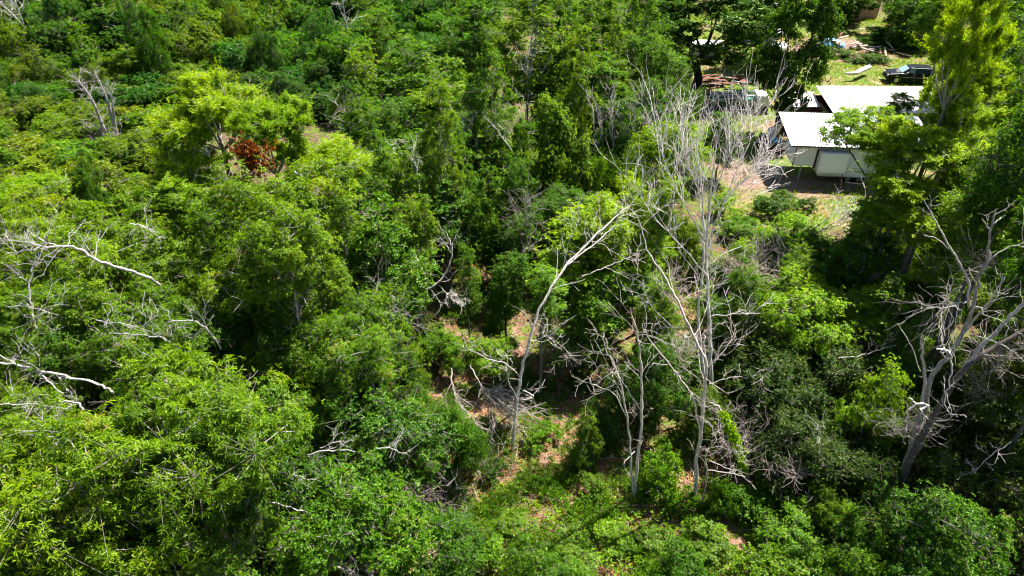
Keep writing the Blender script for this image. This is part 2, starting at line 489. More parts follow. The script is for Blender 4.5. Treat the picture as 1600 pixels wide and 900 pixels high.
# ------------------------------------------------------------------ ground
def yard_mask(x, y):
    m = np.zeros_like(x)
    for ex, ey, rx, ry in ((22, 47.6, 6.5, 3.6), (18.5, 51, 4, 6), (27, 60, 13, 13), (30, 76, 17, 17), (36, 95, 22, 18), (25, 88, 9, 16)):
        q = np.sqrt(((x - ex) / rx) ** 2 + ((y - ey) / ry) ** 2)
        m = np.maximum(m, np.clip((1.12 - q) / 0.3, 0, 1))
    return m
def blob_mask(x, y, blobs, soft=0.35):
    m = np.zeros_like(x)
    for ex, ey, rx, ry in blobs:
        q = np.sqrt(((x - ex) / rx) ** 2 + ((y - ey) / ry) ** 2)
        m = np.maximum(m, np.clip((1.0 + soft / 2 - q) / soft, 0, 1))
    return m
CLEARING = ((-3.2, 36.0, 2.2, 6.0), (-1.6, 31.0, 2.2, 4.0), (-0.6, 27.5, 3.6, 3.2), (1.4, 24.5, 4.0, 3.6), (2.0, 19.5, 4.2, 3.6), (6.5, 19.5, 3.0, 2.0), (10.0, 34.0, 2.0, 2.5), (9.0, 17.5, 3.0, 1.6))
WEEDY = ((1.5, 18.0, 6.5, 2.8),)
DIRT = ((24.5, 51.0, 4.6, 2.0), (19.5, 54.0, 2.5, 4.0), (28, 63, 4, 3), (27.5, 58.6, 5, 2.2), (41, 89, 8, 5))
def build_ground():
    def axis(lo, hi, step):
        core = np.arange(lo, hi + step, step)
        far = np.array([30, 80, 180, 400, 900, 2000.0])
        return np.concatenate([lo - far[::-1], core, hi + far])
    xs, ys = axis(-75, 75, 0.75), axis(5, 130, 0.75)
    X, Y = np.meshgrid(xs, ys)
    Z = 0.10 * np.sin(X * 0.31 + 1.3) * np.sin(Y * 0.27) + 0.05 * np.sin(X * 0.9 + Y * 0.7)
    ym = yard_mask(X, Y)
    Z = Z * (1 - ym) - 0.06
    V = np.stack([X, Y, Z], -1).reshape(-1, 3)
    nx, ny = len(xs), len(ys)
    i = np.arange(ny - 1)[:, None] * nx; j = np.arange(nx - 1)[None]
    F = np.stack([i + j, i + j + 1, i + nx + j + 1, i + nx + j], -1).reshape(-1, 4)
    m, t, out = new_mat('woodland_floor')
    co = coords(t)
    at = t.nodes.new('ShaderNodeAttribute'); at.attribute_name = 'tint'
    a2 = t.nodes.new('ShaderNodeAttribute'); a2.attribute_name = 'litter'
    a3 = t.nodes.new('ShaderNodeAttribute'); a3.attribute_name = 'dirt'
    n1, n2, n3 = noise(t, co, 0.35, 5), noise(t, co, 3.0, 6, 0.7), noise(t, co, 0.9, 5, 0.65)
    n4 = noise(t, co, 14.0, 4, 0.7)
    litter = ramp(t, n2, [(0.3, (0.09, 0.042, 0.026)), (0.5, (0.19, 0.105, 0.07)), (0.68, (0.33, 0.22, 0.16))])
    moss = ramp(t, n2, [(0.3, (0.05, 0.085, 0.012)), (0.7, (0.13, 0.16, 0.03))])
    f1 = ramp(t, n3, [(0.46, (0, 0, 0)), (0.56, (1, 1, 1))])
    humus = ramp(t, n2, [(0.3, (0.045, 0.03, 0.02)), (0.5, (0.10, 0.065, 0.042)), (0.7, (0.19, 0.125, 0.085))])
    lit2 = mixc(t, a2.outputs['Fac'], humus, litter)
    woods = mixc(t, f1, lit2, moss)
    dry = ramp(t, n2, [(0.3, (0.12, 0.09, 0.045)), (0.65, (0.23, 0.18, 0.09))])
    green = ramp(t, n2, [(0.3, (0.05, 0.11, 0.015)), (0.7, (0.13, 0.18, 0.03))])
    f2 = ramp(t, n1, [(0.38, (0, 0, 0)), (0.50, (1, 1, 1))])
    yard = mixc(t, f2, dry, green)
    sand = ramp(t, n3, [(0.58, (0, 0, 0)), (0.66, (1, 1, 1))])
    yard = mixc(t, sand, yard, (0.34, 0.24, 0.17))
    c = mixc(t, at.outputs['Fac'], woods, yard)
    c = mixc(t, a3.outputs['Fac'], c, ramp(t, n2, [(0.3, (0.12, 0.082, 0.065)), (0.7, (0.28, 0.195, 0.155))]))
    fine = ramp(t, n4, [(0.3, (0.6, 0.6, 0.6)), (0.7, (1.25, 1.25, 1.25))])
    c = mixc(t, 1.0, c, fine, 'MULTIPLY')
    b = N(t, 'BsdfPrincipled', Roughness=0.95); b.inputs['Specular IOR Level'].default_value = 0.1
    t.links.new(c, b.inputs['Base Color'])
    bp = N(t, 'Bump', Strength=0.8, Distance=0.06); t.links.new(n2, bp.inputs['Height']); t.links.new(bp.outputs[0], b.inputs['Normal'])
    t.links.new(b.outputs[0], out.inputs['Surface'])
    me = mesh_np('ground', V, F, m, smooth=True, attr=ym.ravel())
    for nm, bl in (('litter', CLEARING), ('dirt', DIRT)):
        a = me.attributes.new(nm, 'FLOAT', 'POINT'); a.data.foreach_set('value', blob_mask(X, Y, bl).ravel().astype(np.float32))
    o = link('ground', me)
    o['kind'] = 'structure'; o['label'] = 'leaf littered woodland floor opening into a dry grassy yard'
build_ground()

# ------------------------------------------------------------------ camper, its roof, the shed
def z_of(px, py, d): return float(W(px, py, d)[2])

RZ = rad(-5)
def build_camper():
    # local frame: x along the camper (nose at 0, tail at 9.2), y away from the viewer, z up
    o3 = W(1233, 262, 52.0)
    t = empty('camper_trailer', (float(o3[0]) - 0.15, 51.9, 0), 'white fifth wheel camper with rounded nose and slide-out under the near metal roof', 'camper', rz=RZ)
    w = 2.45
    b = MB()
    # profile in x,z: rounded nose over a raised front overhang, lower main body
    prof = [(0.15, 1.75), (0.0, 2.15), (0.12, 2.65), (0.45, 3.0), (0.9, 3.15), (9.2, 3.15), (9.2, 0.55), (2.55, 0.55), (2.35, 0.8), (2.2, 1.42), (0.75, 1.42), (0.4, 1.5)]
    b.prism(prof, 0, w)
    b.build('body', M['rv'], t, bevel=0.05)
    n = MB().prism([(-0.04, 1.85), (-0.02, 2.5), (0.35, 3.03), (1.25, 3.12), (1.15, 1.39), (0.75, 1.36), (0.35, 1.44)], -0.07, w + 0.07)
    n.build('nose_cap', M['rv'], t, bevel=0.12, seg=3)
    s = MB().box(2.15, 4.25, -0.75, 0.0, 1.25, 2.85)
    so = s.build('slide_out', M['rv'], t, bevel=0.03)
    tr = MB()
    tr.box(2.10, 4.30, -0.765, -0.745, 2.80, 2.90).box(2.10, 2.18, -0.765, -0.745, 1.22, 2.80).box(4.22, 4.30, -0.765, -0.745, 1.22, 2.80).box(2.18, 4.22, -0.765, -0.745, 1.22, 1.29)
    tr.build('trim_frame', M['white'], so)
    MB().box(1.95, 2.12, -0.02, 0.05, 1.3, 2.95).build('slide_seal', M['seam'], t)
    MB().box(4.28, 4.36, -0.02, 0.05, 1.3, 2.95).build('slide_seal', M['seam'], t)
    MB().box(2.1, 4.3, -0.3, 0.02, 2.92, 2.96).build('slide_awning', M['rv_grey'], t)
    for x0, x1 in ((4.55, 5.75), (2.85, 3.5), (3.6, 4.45)):
        dr = MB().box(x0, x1, -0.025, 0.02, 0.68, 1.28).build('storage_door', M['rv'], t, bevel=0.01)
        MB().box(x0 + 0.1, x0 + 0.16, -0.04, -0.02, 0.95, 1.02).build('latch', M['seam'], dr)
    MB().box(4.4, 9.2, -0.018, 0.02, 1.33, 1.37).build('belt_trim', M['rv_grey'], t)
    MB().box(2.6, 9.2, -0.02, 0.02, 0.56, 0.62).build('skirt_rail', M['rv_grey'], t)
    wd = MB().box(6.25, 7.0, -0.03, 0.02, 1.75, 2.55).build('window', M['seam'], t)
    MB().box(7.02, 7.16, -0.05, 0.02, 1.4, 2.6).build('window_frame', M['white'], wd)
    for x in (5.0, 5.9):
        wh = MB().tube([(x, 0.08, 0.38), (x, 0.32, 0.38)], [0.36, 0.36], 18).build('wheel', M['rubber'], t)
        MB().tube([(x, 0.05, 0.38), (x, 0.1, 0.38)], [0.2, 0.2], 14).build('rim', M['rim'], wh)
    for x in (1.1, 8.6):
        MB().box(x, x + 0.1, 0.3, 0.4, -0.05, 1.45 if x < 2 else 0.6).build('landing_leg', M['grey'], t)
build_camper()

def corrugated(name, x0, x1, y0, y1, z0, z1, mat, parent, pitch=0.3, rise=0.035, thick=0.012):
    """a metal sheet with raised ribs running down the slope (y)"""
    n = max(1, round((x1 - x0) / pitch)); p = (x1 - x0) / n
    xs, hs = [], []
    for i in range(n):
        xs += [x0 + i * p, x0 + i * p + 0.62 * p, x0 + i * p + 0.74 * p, x0 + i * p + 0.86 * p]; hs += [0, 0, rise, rise]
    xs.append(x1); hs.append(0)
    m = len(xs); vs = []
    for dz in (0, -thick):
        for y, z in ((y0, z0), (y1, z1)): vs += [(x, y, z + h + dz) for x, h in zip(xs, hs)]
    fs = []
    for i in range(m - 1):
        fs.append((i, i + 1, m + i + 1, m + i)); fs.append((2 * m + i + 1, 2 * m + i, 3 * m + i, 3 * m + i + 1))
        fs.append((i + 1, i, 2 * m + i, 2 * m + i + 1)); fs.append((m + i, m + i + 1, 3 * m + i + 1, 3 * m + i))
    fs.append((0, m, 3 * m, 2 * m)); fs.append((m - 1, 2 * m - 1, 4 * m - 1, 3 * m - 1)[::-1])
    return MB().add(vs, fs).build(name, mat, parent)

def build_shelter():
    p = W(1238, 222, 51.3)
    t = empty('camper_roof', (float(p[0]), 51.3, 0), 'bright white sloping metal roof on rusty posts sheltering the camper', 'shelter', rz=RZ)
    zn, zf, L, D = 3.42, 4.15, 11.4, 5.3
    for i in range(12):
        x0 = i * L / 12
        corrugated('roof_sheet', x0 + 0.002, x0 + L / 12 - 0.002, 0, D, zn + (0.006 if i % 2 else 0), zf + (0.006 if i % 2 else 0), M['roof'], t, 0.24)
    MB().box(0.02, L - 0.02, 0.03, 0.09, zn - 0.14, zn - 0.03).build('eave_beam', M['rust'], t)
    MB().box(0.02, L - 0.02, D - 0.12, D - 0.04, zf - 0.16, zf - 0.04).build('eave_beam', M['rust'], t)
    for f in (0.33, 0.66):
        MB().box(0.02, L - 0.02, D * f, D * f + 0.06, zn + (zf - zn) * f - 0.12, zn + (zf - zn) * f - 0.03).build('purlin', M['rust'], t)
    for x in (0.5, 4.6, 7.9, 10.9):
        MB().tube([(x - 0.05, 0.08, -0.1), (x, 0.06, zn - 0.1)], [0.04, 0.04], 8).build('post', M['rust'], t)
        MB().tube([(x, D - 0.1, -0.1), (x, D - 0.1, zf - 0.1)], [0.05, 0.05], 8).build('post', M['rust'], t)
    MB().box(0.3, 0.65, -0.08, 0.25, -0.1, 0.08).build('footing', M['concrete'], t, bevel=0.04)
    for k in range(3):
        MB().box(-0.35, 0.5, 1.6 + k * 1.1, 1.66 + k * 1.1, 2.2 + k * 0.35, 2.28 + k * 0.35).build('side_rail', M['oldwood'], t)
build_shelter()

def build_shed():
    x0, y0 = 26.2, 59.4
    t = empty('shed', (x0, y0, 0), 'long shed with wide white metal roof behind the camper roof', 'shed', rz=rad(-1))
    zn, zf, L, D = 3.0, 3.7, 12.8, 5.0
    for i in range(11):
        a = 2.45 + i * (L - 2.45) / 11
        e = a + (L - 2.45) / 11
        corrugated('roof_sheet', a + 0.002, e - 0.002, 0, D, zn + (0.007 if i % 2 else 0), zf + (0.007 if i % 2 else 0), M['roof'], t, 0.28)
    for i in range(3):
        corrugated('porch_sheet', -0.2 + i * 0.86, 0.64 + i * 0.86, 2.7, 5.1, 2.5 + 0.006 * i, 3.1 + 0.006 * i, M['roof_old'], t, 0.2)
    n = 28
    for i in range(n):
        xa = 0.1 + i * (L - 0.4) / n
        yy = 0.3 if xa > 2.4 else 3.2
        MB().box(xa, xa + (L - 0.4) / n - 0.015, yy, yy + 0.04 + 0.008 * (i % 3), -0.05, 2.85 if xa > 2.4 else 2.45).build('wall_plank', M['darkwood'], t)
    MB().box(0.06, 0.1, 3.26, D - 0.3, -0.05, 2.5).build('side_wall', M['darkwood'], t)
    MB().box(2.36, 2.4, 0.35, 3.1, -0.05, 2.8).build('side_wall', M['darkwood'], t)
    MB().box(L - 0.3, L - 0.25, 0.35, D - 0.3, -0.05, 2.8).build('side_wall', M['darkwood'], t)
    MB().box(0.15, L - 0.3, D - 0.3, D - 0.26, -0.05, 2.9).build('back_wall', M['darkwood'], t)
    for k in range(2):
        MB().box(-0.2, 2.3, 2.75 - 0.05 * k, 2.81 - 0.05 * k, 1.1 + 0.8 * k, 1.25 + 0.8 * k).build('porch_rail', M['oldwood'], t)
    for x in (-0.15, 2.2):
        MB().box(x, x + 0.1, 2.83, 2.93, -0.05, 2.46).build('porch_post', M['oldwood'], t)
build_shed()

# ------------------------------------------------------------------ sport utility vehicle
def build_suv():
    p = G(1397, 130)
    t = empty('parked_suv', (float(p[0]) - 0.9, float(p[1]), 0), 'black four-door sport utility vehicle parked behind the shed with dusty bonnet', 'car', rz=rad(-9))
    Lh, wd = 4.9, 1.85
    hw = wd / 2
    # lower body: side profile x (front=0), z
    prof = [(0.05, 0.42), (0.0, 0.62), (0.03, 0.85), (0.12, 1.02), (1.35, 1.14), (4.75, 1.16), (4.88, 1.0), (4.9, 0.55), (4.8, 0.42)]
    # wheel arches cut into the profile
    def arch(cx, r=0.46, z0=0.42):
        return [(cx + r * math.cos(a), z0 + r * math.sin(a)) for a in np.linspace(0, math.pi, 9)]
    bottom = arch(3.95) + arch(0.98)
    poly = prof + bottom
    b = MB()
    poly2 = poly[::-1]
    b.prism(poly2, 0, wd)
    b.build('body', M['black_paint'], t, bevel=0.05)
    # cabin with sloped glass
    def ring(z, x0, x1, ins): return [(x0, ins, z), (x1, ins, z), (x1, wd - ins, z), (x0, wd - ins, z)]
    MB().hexa(ring(1.13, 1.3, 4.8, 0.05), ring(1.72, 2.15, 4.55, 0.24)).build('cabin', M['black_paint'], t, bevel=0.05)
    rt = MB().box(2.3, 4.4, 0.32, wd - 0.32, 1.71, 1.745).build('roof', M['black_paint'], t, bevel=0.03)
    for y in (0.36, wd - 0.40):
        MB().tube([(2.5, y, 1.79), (4.3, y, 1.79)], [0.02, 0.02], 6).build('roof_rail', M['rubber'], rt)
    def pane(name, q, mat, off): 
        q = np.array(q, float); nrm = norm(np.cross(q[1] - q[0], q[3] - q[0])[None])[0]
        return MB().hexa(q, q + nrm * off).build(name, mat, t)
    # slope interpolation of cabin side: at height z the inset goes 0.05 -> 0.24
    def side(x, z, y0=True):
        f = (z - 1.13) / 0.59; ins = 0.05 + 0.19 * f
        return (x, ins - 0.012, z) if y0 else (x, wd - ins + 0.012, z)
    for y0 in (True, False):
        for xa, xb, xc, xd, mt in ((1.62, 2.72, 2.78, 2.28, 'pale_glass'), (2.84, 3.62, 3.58, 2.9, 'glass'), (3.72, 4.6, 4.42, 3.68, 'glass')):
            pane('side_window', [side(xa, 1.2, y0), side(xb, 1.2, y0), side(xc, 1.64, y0), side(xd, 1.64, y0)], M['teal'] if mt == 'pale_glass' and False else M[mt], 0.01 if y0 else -0.01)
    f = lambda z: 1.3 + (z - 1.13) / 0.59 * 0.85
    pane('windscreen', [(f(1.19) - 0.02, 0.16, 1.19), (f(1.66) - 0.02, 0.3, 1.66), (f(1.66) - 0.02, wd - 0.3, 1.66), (f(1.19) - 0.02, wd - 0.16, 1.19)], M['pale_glass'], 0.012)
    pane('rear_window', [(4.76, 0.2, 1.24), (4.76, wd - 0.2, 1.24), (4.6, wd - 0.3, 1.6), (4.6, 0.3, 1.6)], M['glass'], 0.012)
    MB().hexa([(0.2, 0.15, 1.03), (1.3, 0.12, 1.135), (1.3, wd - 0.12, 1.135), (0.2, wd - 0.15, 1.03)], [(0.25, 0.2, 1.075), (1.28, 0.16, 1.175), (1.28, wd - 0.16, 1.175), (0.25, wd - 0.2, 1.075)]).build('bonnet', M['black_paint'], t, bevel=0.02)
    MB().hexa([(0.95, 0.5, 1.15), (1.3, 0.4, 1.182), (1.32, 1.3, 1.182), (1.0, 1.2, 1.155)], [(0.97, 0.52, 1.165), (1.3, 0.42, 1.2), (1.3, 1.28, 1.2), (1.02, 1.18, 1.17)]).build('dust_patch', M['dust'], t)
    for y in (0.06, wd - 0.38):
        MB().box(-0.03, 0.16, y, y + 0.32, 0.74, 0.93).build('headlight', M['amber'], t, bevel=0.03)
    MB().box(-0.04, 0.05, 0.45, wd - 0.45, 0.68, 0.92).build('grille', M['rubber'], t, bevel=0.02)
    MB().box(-0.1, 0.12, 0.02, wd - 0.02, 0.4, 0.6).build('bumper', M['rubber'], t, bevel=0.05)
    MB().box(4.83, 4.98, 0.02, wd - 0.02, 0.4, 0.62).build('bumper', M['rubber'], t, bevel=0.05)
    for cx in (0.98, 3.95):
        for y in (-0.02, wd - 0.22):
            wh = MB().tube([(cx, y, 0.37), (cx, y + 0.24, 0.37)], [0.37, 0.37], 22).build('wheel', M['rubber'], t)
            yy = y - 0.012 if y < 0.5 else y + 0.24
            rm = MB().tube([(cx, yy, 0.37), (cx, yy + 0.015, 0.37)], [0.24, 0.24], 18).build('rim', M['rim'], wh)
    for y0, s in ((-0.2, 1), (wd, 1)):
        MB().box(1.75, 1.95, y0, y0 + 0.2, 1.16, 1.32).build('mirror', M['black_paint'], t, bevel=0.04)
    for x0, x1 in ((1.58, 2.8), (2.83, 3.6)):
        dr = MB().box(x0, x1, -0.012, 0.02, 0.5, 1.12).build('door', M['black_paint'], t, bevel=0.008)
        MB().box(x1 - 0.28, x1 - 0.1, -0.035, -0.012, 0.95, 1.0).build('handle', M['grey'], dr)
    MB().box(1.5, 4.6, -0.02, 0.02, 0.72, 0.78).build('side_trim', M['grey'], t)
build_suv()

# ------------------------------------------------------------------ living trees, read off the photograph one by one
T_ = tree
# foreground left: drooping long-leaved trees
T_('P', 'P', 300, 690, 172, 135, 15.5, 'rounded yellow-green tree crown of drooping leaves, lower left, in front of all others')
T_('P', 'P3', 105, 850, 205, 120, 12.8, 'drooping yellow-green tree filling the bottom left corner')
T_('P', 'P', 25, 690, 115, 80, 16.5, 'drooping tree at the left edge below the long pale limbs')
T_('P', 'P', 440, 375, 130, 105, 23, 'big drooping-leaved tree just below the hanging red-brown dead branch')
T_('P', 'P2', 410, 520, 105, 85, 22.0, 'dim drooping tree around the pale upright stem left of centre')
T_('P', 'P', 205, 425, 130, 105, 24.5, 'drooping tree behind the long arched white limb on the left')
T_('P', 'P3', 45, 390, 105, 80, 26.0, 'drooping tree at the left edge above the arched white limb')
T_('P', 'P2', 75, 520, 115, 80, 20.5, 'drooping tree at the left edge threaded by a crooked white stem')
T_('P', 'P2', 235, 545, 110, 65, 20.0, 'shaded drooping tree between the forked white stump and the arched limb')
T_('P', 'P2', 535, 560, 110, 100, 21.5, 'drooping tree left of the grey leaning stub at centre left')
T_('Q', 'Q2', 590, 690, 115, 85, 18.5, 'dark glossy small-leaved tree left of the collapsed grey brush crown')
T_('Q', 'Q', 570, 850, 130, 75, 14.5, 'low broad-leaved tree with bare bent twigs at the bottom left of centre')
T_('Q', 'Q2', 440, 760, 90, 70, 17.0, 'shadowed tree in the dark gap right of the rounded foreground crown')
T_('Q', 'Q2', 690, 850, 70, 55, 16.0, 'small shaded tree in front of the dark brush heap at bottom')
T_('F', 'Q', 590, 420, 95, 100, 29.0, 'dense green tree left of the forked white branch')
T_('F', 'Q3', 640, 395, 48, 80, 31.0, 'small-leaved tree directly behind the forked white branch')
# yellow-green trees of the middle left
T_('Y', 'Y', 335, 180, 85, 68, 30, 'tall spiky yellow-green tree right of the broken grey snags, highest of its clump')
T_('Y', 'Y', 280, 240, 70, 62, 30, 'spiky yellow-green tree nearest the broken grey snags')
T_('Y', 'Y2', 420, 215, 70, 70, 29, 'spiky bright tree that carries the hanging red-brown dead branch')
T_('Y', 'Y', 520, 262, 72, 52, 29, 'yellow-green tree between the red-brown branch and the bare white twigs')
T_('Y', 'Y2', 300, 320, 80, 50, 27, 'yellow-green tree below the grey dangling roots on the left')
T_('Y', 'Y2', 60, 325, 80, 36, 36.0, 'low yellow-green tree at the left edge in front of the thicket')
# middle wood
T_('Q', 'Q', 640, 120, 90, 60, 58.0, 'rounded bright green tree of the thicket, topmost of the middle slope')
T_('F', 'Q3', 700, 195, 95, 60, 50.0, 'wide leafy green tree below the rounded bright one, left of the vine column')
T_('Q', 'Q2', 600, 205, 80, 55, 49.0, 'grey-green tree above the bare white twigs')
T_('F', 'Q', 640, 265, 85, 60, 42.0, 'dark green tree pierced by bare white twigs')
T_('F', 'Q3', 735, 265, 75, 65, 43.0, 'pale streaked green tree left of the dark dead brush tree')
T_('F', 'Q2', 690, 335, 70, 60, 36.0, 'green tree above the forked white branch')
T_('F', 'Q3', 825, 75, 65, 78, 58.0, 'tall yellowish tree with pale bare stems above the vine column')
T_('F', 'Q2', 745, 60, 60, 55, 72.0, 'dark green tree left of the tall yellowish one at the top')
T_('V', 'Q3', 862, 240, 48, 92, 44.0, 'tall narrow column of vines over a tree near the centre', name='vine_covered_tree', var=0)
T_('V', 'Q3', 905, 275, 30, 60, 43.0, 'shorter vine column leaning on the right side of the tall one', name='vine_covered_tree', var=1)
T_('Q', 'Q', 925, 55, 70, 62, 66.0, 'mid green tree right of the tall yellowish tree at the top')
T_('Q', 'Q2', 1000, 110, 62, 55, 62.0, 'green tree left of the junk clearing')
T_('F', 'Q', 935, 150, 62, 55, 56.0, 'green tree above the row of bare saplings')
T_('Q', 'Q2', 1015, 175, 60, 48, 52.0, 'dark green tree directly behind the bare broom-shaped tree')
T_('Q', 'Q2', 870, 150, 45, 40, 60.0, 'small dark tree behind the vine column tip')
T_('Q', 'Q3', 985, 55, 40, 35, 84.0, 'olive tree at the top left of the junk clearing')
T_('Q', 'Q2', 1065, 165, 32, 30, 59.0, 'round dark bush left of the truck bed', 'bush')
T_('Q', 'Q', 1055, 100, 40, 34, 70.0, 'green bush at the left end of the lumber heap', 'bush')
T_('F', 'Q', 770, 345, 48, 75, 37.0, 'slender shaded tree left of the dark dead brush tree', bark=(0.05, 0.04, 0.03))
T_('F', 'Q2', 790, 450, 42, 55, 31.0, 'slim tree rising beside the brown litter patch', bark=(0.10, 0.08, 0.06))
T_('Q', 'Q2', 890, 330, 60, 40, 38.0, 'shadowed tree behind the leaning white pole tree')
T_('F', 'Y', 905, 385, 78, 60, 30.5, 'bright yellow-green tree behind the leaning white pole')
T_('Q', 'Y', 985, 330, 52, 45, 33.0, 'bright yellow-green tree at the tip of the leaning white pole')
T_('Q', 'G', 950, 455, 75, 55, 29.0, 'bright green tree right of the leaning white pole')
T_('Q', 'G', 900, 515, 60, 42, 28.0, 'low bright leafy tree over the brown litter path')
T_('Q', 'G', 690, 548, 40, 40, 28.5, 'dense round bright green bush on the brown litter', 'bush', sink=0.8)
T_('Q', 'Y2', 775, 560, 45, 22, 27.5, 'flat bright bush under a pale fallen limb', 'bush')
T_('Q', 'Y2', 1050, 250, 60, 60, 38.0, 'yellow-green tree inside the bare broom-shaped tree')
T_('Q', 'Y2', 1010, 395, 50, 40, 32.0, 'small bright tree behind the twin grey dead stems')
T_('Q', 'Q2', 1010, 600, 60, 60, 24.0, 'dim leafy tree behind the twin pale dead stems')
T_('S', 'G', 1035, 740, 42, 42, 20.5, 'bright light-green sapling between the two tall dead trunks', 'sapling')
# right side
T_('Y', 'Y', 1512, 75, 64, 110, 33, 'tallest yellow-green tree on the right, right of the black car')
T_('Y', 'Y', 1510, 195, 70, 60, 32.5, 'spiky yellow-green tree right of the shed roof')
T_('Y', 'Y', 1425, 255, 85, 62, 31, 'wide yellow-green tree hiding the tail of the camper')
T_('Q', 'Y2', 1330, 200, 58, 26, 36, 'thin leafy tree leaning left over the white camper roof', lean=(-9.0, 1.5), trunk_r=0.07)
T_('Q', 'Y2', 1390, 212, 50, 28, 35, 'leafy tree between the two white roofs')
T_('F', 'Q2', 1410, 158, 26, 16, 58.6, 'dark sparse tree over the right part of the shed roof')
T_('Y', 'Y', 1520, 260, 70, 50, 31, 'yellow-green tree at the right beside the wide one')
T_('Q', 'Q', 1580, 150, 65, 80, 35, 'green tree at the right edge behind the tallest yellow-green tree')
T_('Q', 'Q2', 1590, 30, 70, 50, 68.0, 'dark green tree at the top right corner')
T_('Y', 'Y2', 1545, 360, 95, 55, 27, 'yellow-green tree behind the upper fork of the big bare tree')
T_('F', 'Y2', 1390, 320, 58, 45, 31, 'yellow-green tree below the camper tail')
T_('Q', 'Y2', 1268, 500, 85, 52, 27.0, 'bright sunlit tree low on the right, left of the big bare tree')
T_('Q', 'Y2', 1350, 500, 45, 42, 28.0, 'bright small tree beside the pale broken limb on the right')
T_('F', 'Q2', 1345, 420, 75, 65, 31.0, 'shaded green tree behind the bright sunlit one on the right')
T_('Q', 'Q2', 1270, 405, 70, 45, 33.5, 'green tree partly covering the pale fallen branches')
T_('Q', 'Y2', 1190, 395, 48, 38, 35.0, 'yellow-green tree right of the broom-shaped bare tree')
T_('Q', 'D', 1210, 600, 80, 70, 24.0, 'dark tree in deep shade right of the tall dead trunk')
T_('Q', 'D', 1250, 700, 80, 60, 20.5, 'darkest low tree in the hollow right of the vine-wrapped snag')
T_('Q', 'Y2', 1370, 640, 66, 75, 21.5, 'half-shaded yellow-green tree left of the big bare trunk')
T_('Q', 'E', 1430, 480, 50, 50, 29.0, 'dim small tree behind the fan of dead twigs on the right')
T_('Q', 'E', 1530, 640, 100, 75, 22.0, 'olive leafy tree right of the big bare trunk')  # E: dimness of this shaded corner painted into the leaf colour
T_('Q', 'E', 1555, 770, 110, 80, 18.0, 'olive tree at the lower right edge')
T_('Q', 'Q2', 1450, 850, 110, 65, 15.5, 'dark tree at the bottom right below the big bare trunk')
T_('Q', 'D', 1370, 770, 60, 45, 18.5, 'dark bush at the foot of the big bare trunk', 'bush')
T_('Q', 'G', 1235, 850, 65, 45, 17.0, 'bright glossy bush at the bottom right of the cut stump', 'bush', sink=0.8)
T_('Q', 'G', 1335, 850, 60, 42, 16.5, 'bright green bush at the bottom between stump and dark tree', 'bush', sink=0.8)
T_('Q', 'Q2', 1610, 250, 90, 110, 27.0, 'tall dark green tree cut by the right edge beside the tallest yellow-green one')
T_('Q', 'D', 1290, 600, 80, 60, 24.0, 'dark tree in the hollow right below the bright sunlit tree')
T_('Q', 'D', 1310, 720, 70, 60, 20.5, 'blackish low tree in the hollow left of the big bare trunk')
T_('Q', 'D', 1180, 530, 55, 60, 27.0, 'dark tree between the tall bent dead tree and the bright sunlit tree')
T_('Q', 'Q', 1650, 520, 90, 80, 25.0, 'green tree cut by the right edge of the picture')
T_('Q', 'Q2', 1655, 390, 95, 120, 23.0, 'tall dark tree cut by the right edge beside the big bare tree')
T_('Q', 'E', 1645, 590, 85, 100, 19.5, 'olive dark tree cut by the right edge below the big bare limb')
T_('Q', 'P2', 350, 850, 95, 62, 13.6, 'shaded leafy tree at the bottom in front of the rounded crown')
T_('Q', 'Q2', 250, 900, 80, 50, 12.2, 'dark leafy tree at the bottom edge right of the corner tree')
T_('Y', 'Y', 1515, 150, 58, 60, 34.5, 'bright yellow-green tree hugging the lower left side of the tallest one')
T_('Y', 'Y', 1450, 320, 72, 50, 30.0, 'bright yellow-green tree hanging over the top of the big bare tree')
T_('Y', 'Y2', 1400, 215, 52, 36, 36.0, 'bright leafy tree across the right end of the camper roof')
T_('F', 'Y2', 1375, 478, 45, 48, 27.5, 'bright leafy tree between the bright sunlit tree and the fan of dead twigs')
T_('F', 'Y2', 1225, 455, 40, 40, 29.5, 'bright leafy tree above left of the bright sunlit tree')
T_('F', 'Q3', 915, 690, 30, 45, 22.0, 'tall leafy sapling at the right rim of the clearing', 'sapling')
T_('F', 'Q', 655, 650, 36, 50, 22.0, 'tall leafy sapling at the left rim of the clearing', 'sapling')
# taller slim trees closing in on the middle
T_('F', 'Q', 575, 250, 44, 85, 33.0, 'tall slim tree just left of the bare white sapling with spread arms')
T_('F', 'Q3', 690, 235, 42, 90, 36.0, 'tall slim tree right of the bare white sapling with spread arms')
T_('F', 'Q', 760, 150, 40, 90, 44.0, 'tall slim tree rising left above the vine column')
T_('F', 'Q2', 820, 330, 38, 75, 37.0, 'tall slim dark tree directly in front of the vine column foot')
T_('F', 'Q3', 900, 150, 38, 85, 50.0, 'tall slim olive tree behind the row of bare saplings, left end')
T_('F', 'Q', 1000, 60, 40, 70, 66.0, 'tall slim tree at the upper left corner of the junk yard')
T_('F', 'Y2', 1035, 330, 36, 50, 30.0, 'lime slim tree half hidden behind the left arm of the broom-shaped tree')
T_('F', 'Q3', 1030, 480, 34, 45, 26.5, 'leafy slim tree between the twin dead stems and the broom-shaped tree')
T_('F', 'Q2', 950, 640, 32, 50, 23.5, 'dark slim tree left behind the twin pale dead stems')
T_('F', 'Q', 725, 690, 34, 40, 21.5, 'small leafy tree among the collapsed grey branches', 'sapling')
T_('F', 'Q', 730, 440, 26, 50, 31.5, 'thin leafy tree right of the forked white branch')
T_('O', 'O', 1035, 12, 55, 34, 92.0, 'dark oak at the top in front of the pink-roofed building', name='oak_tree', bark=(0.05, 0.04, 0.03))
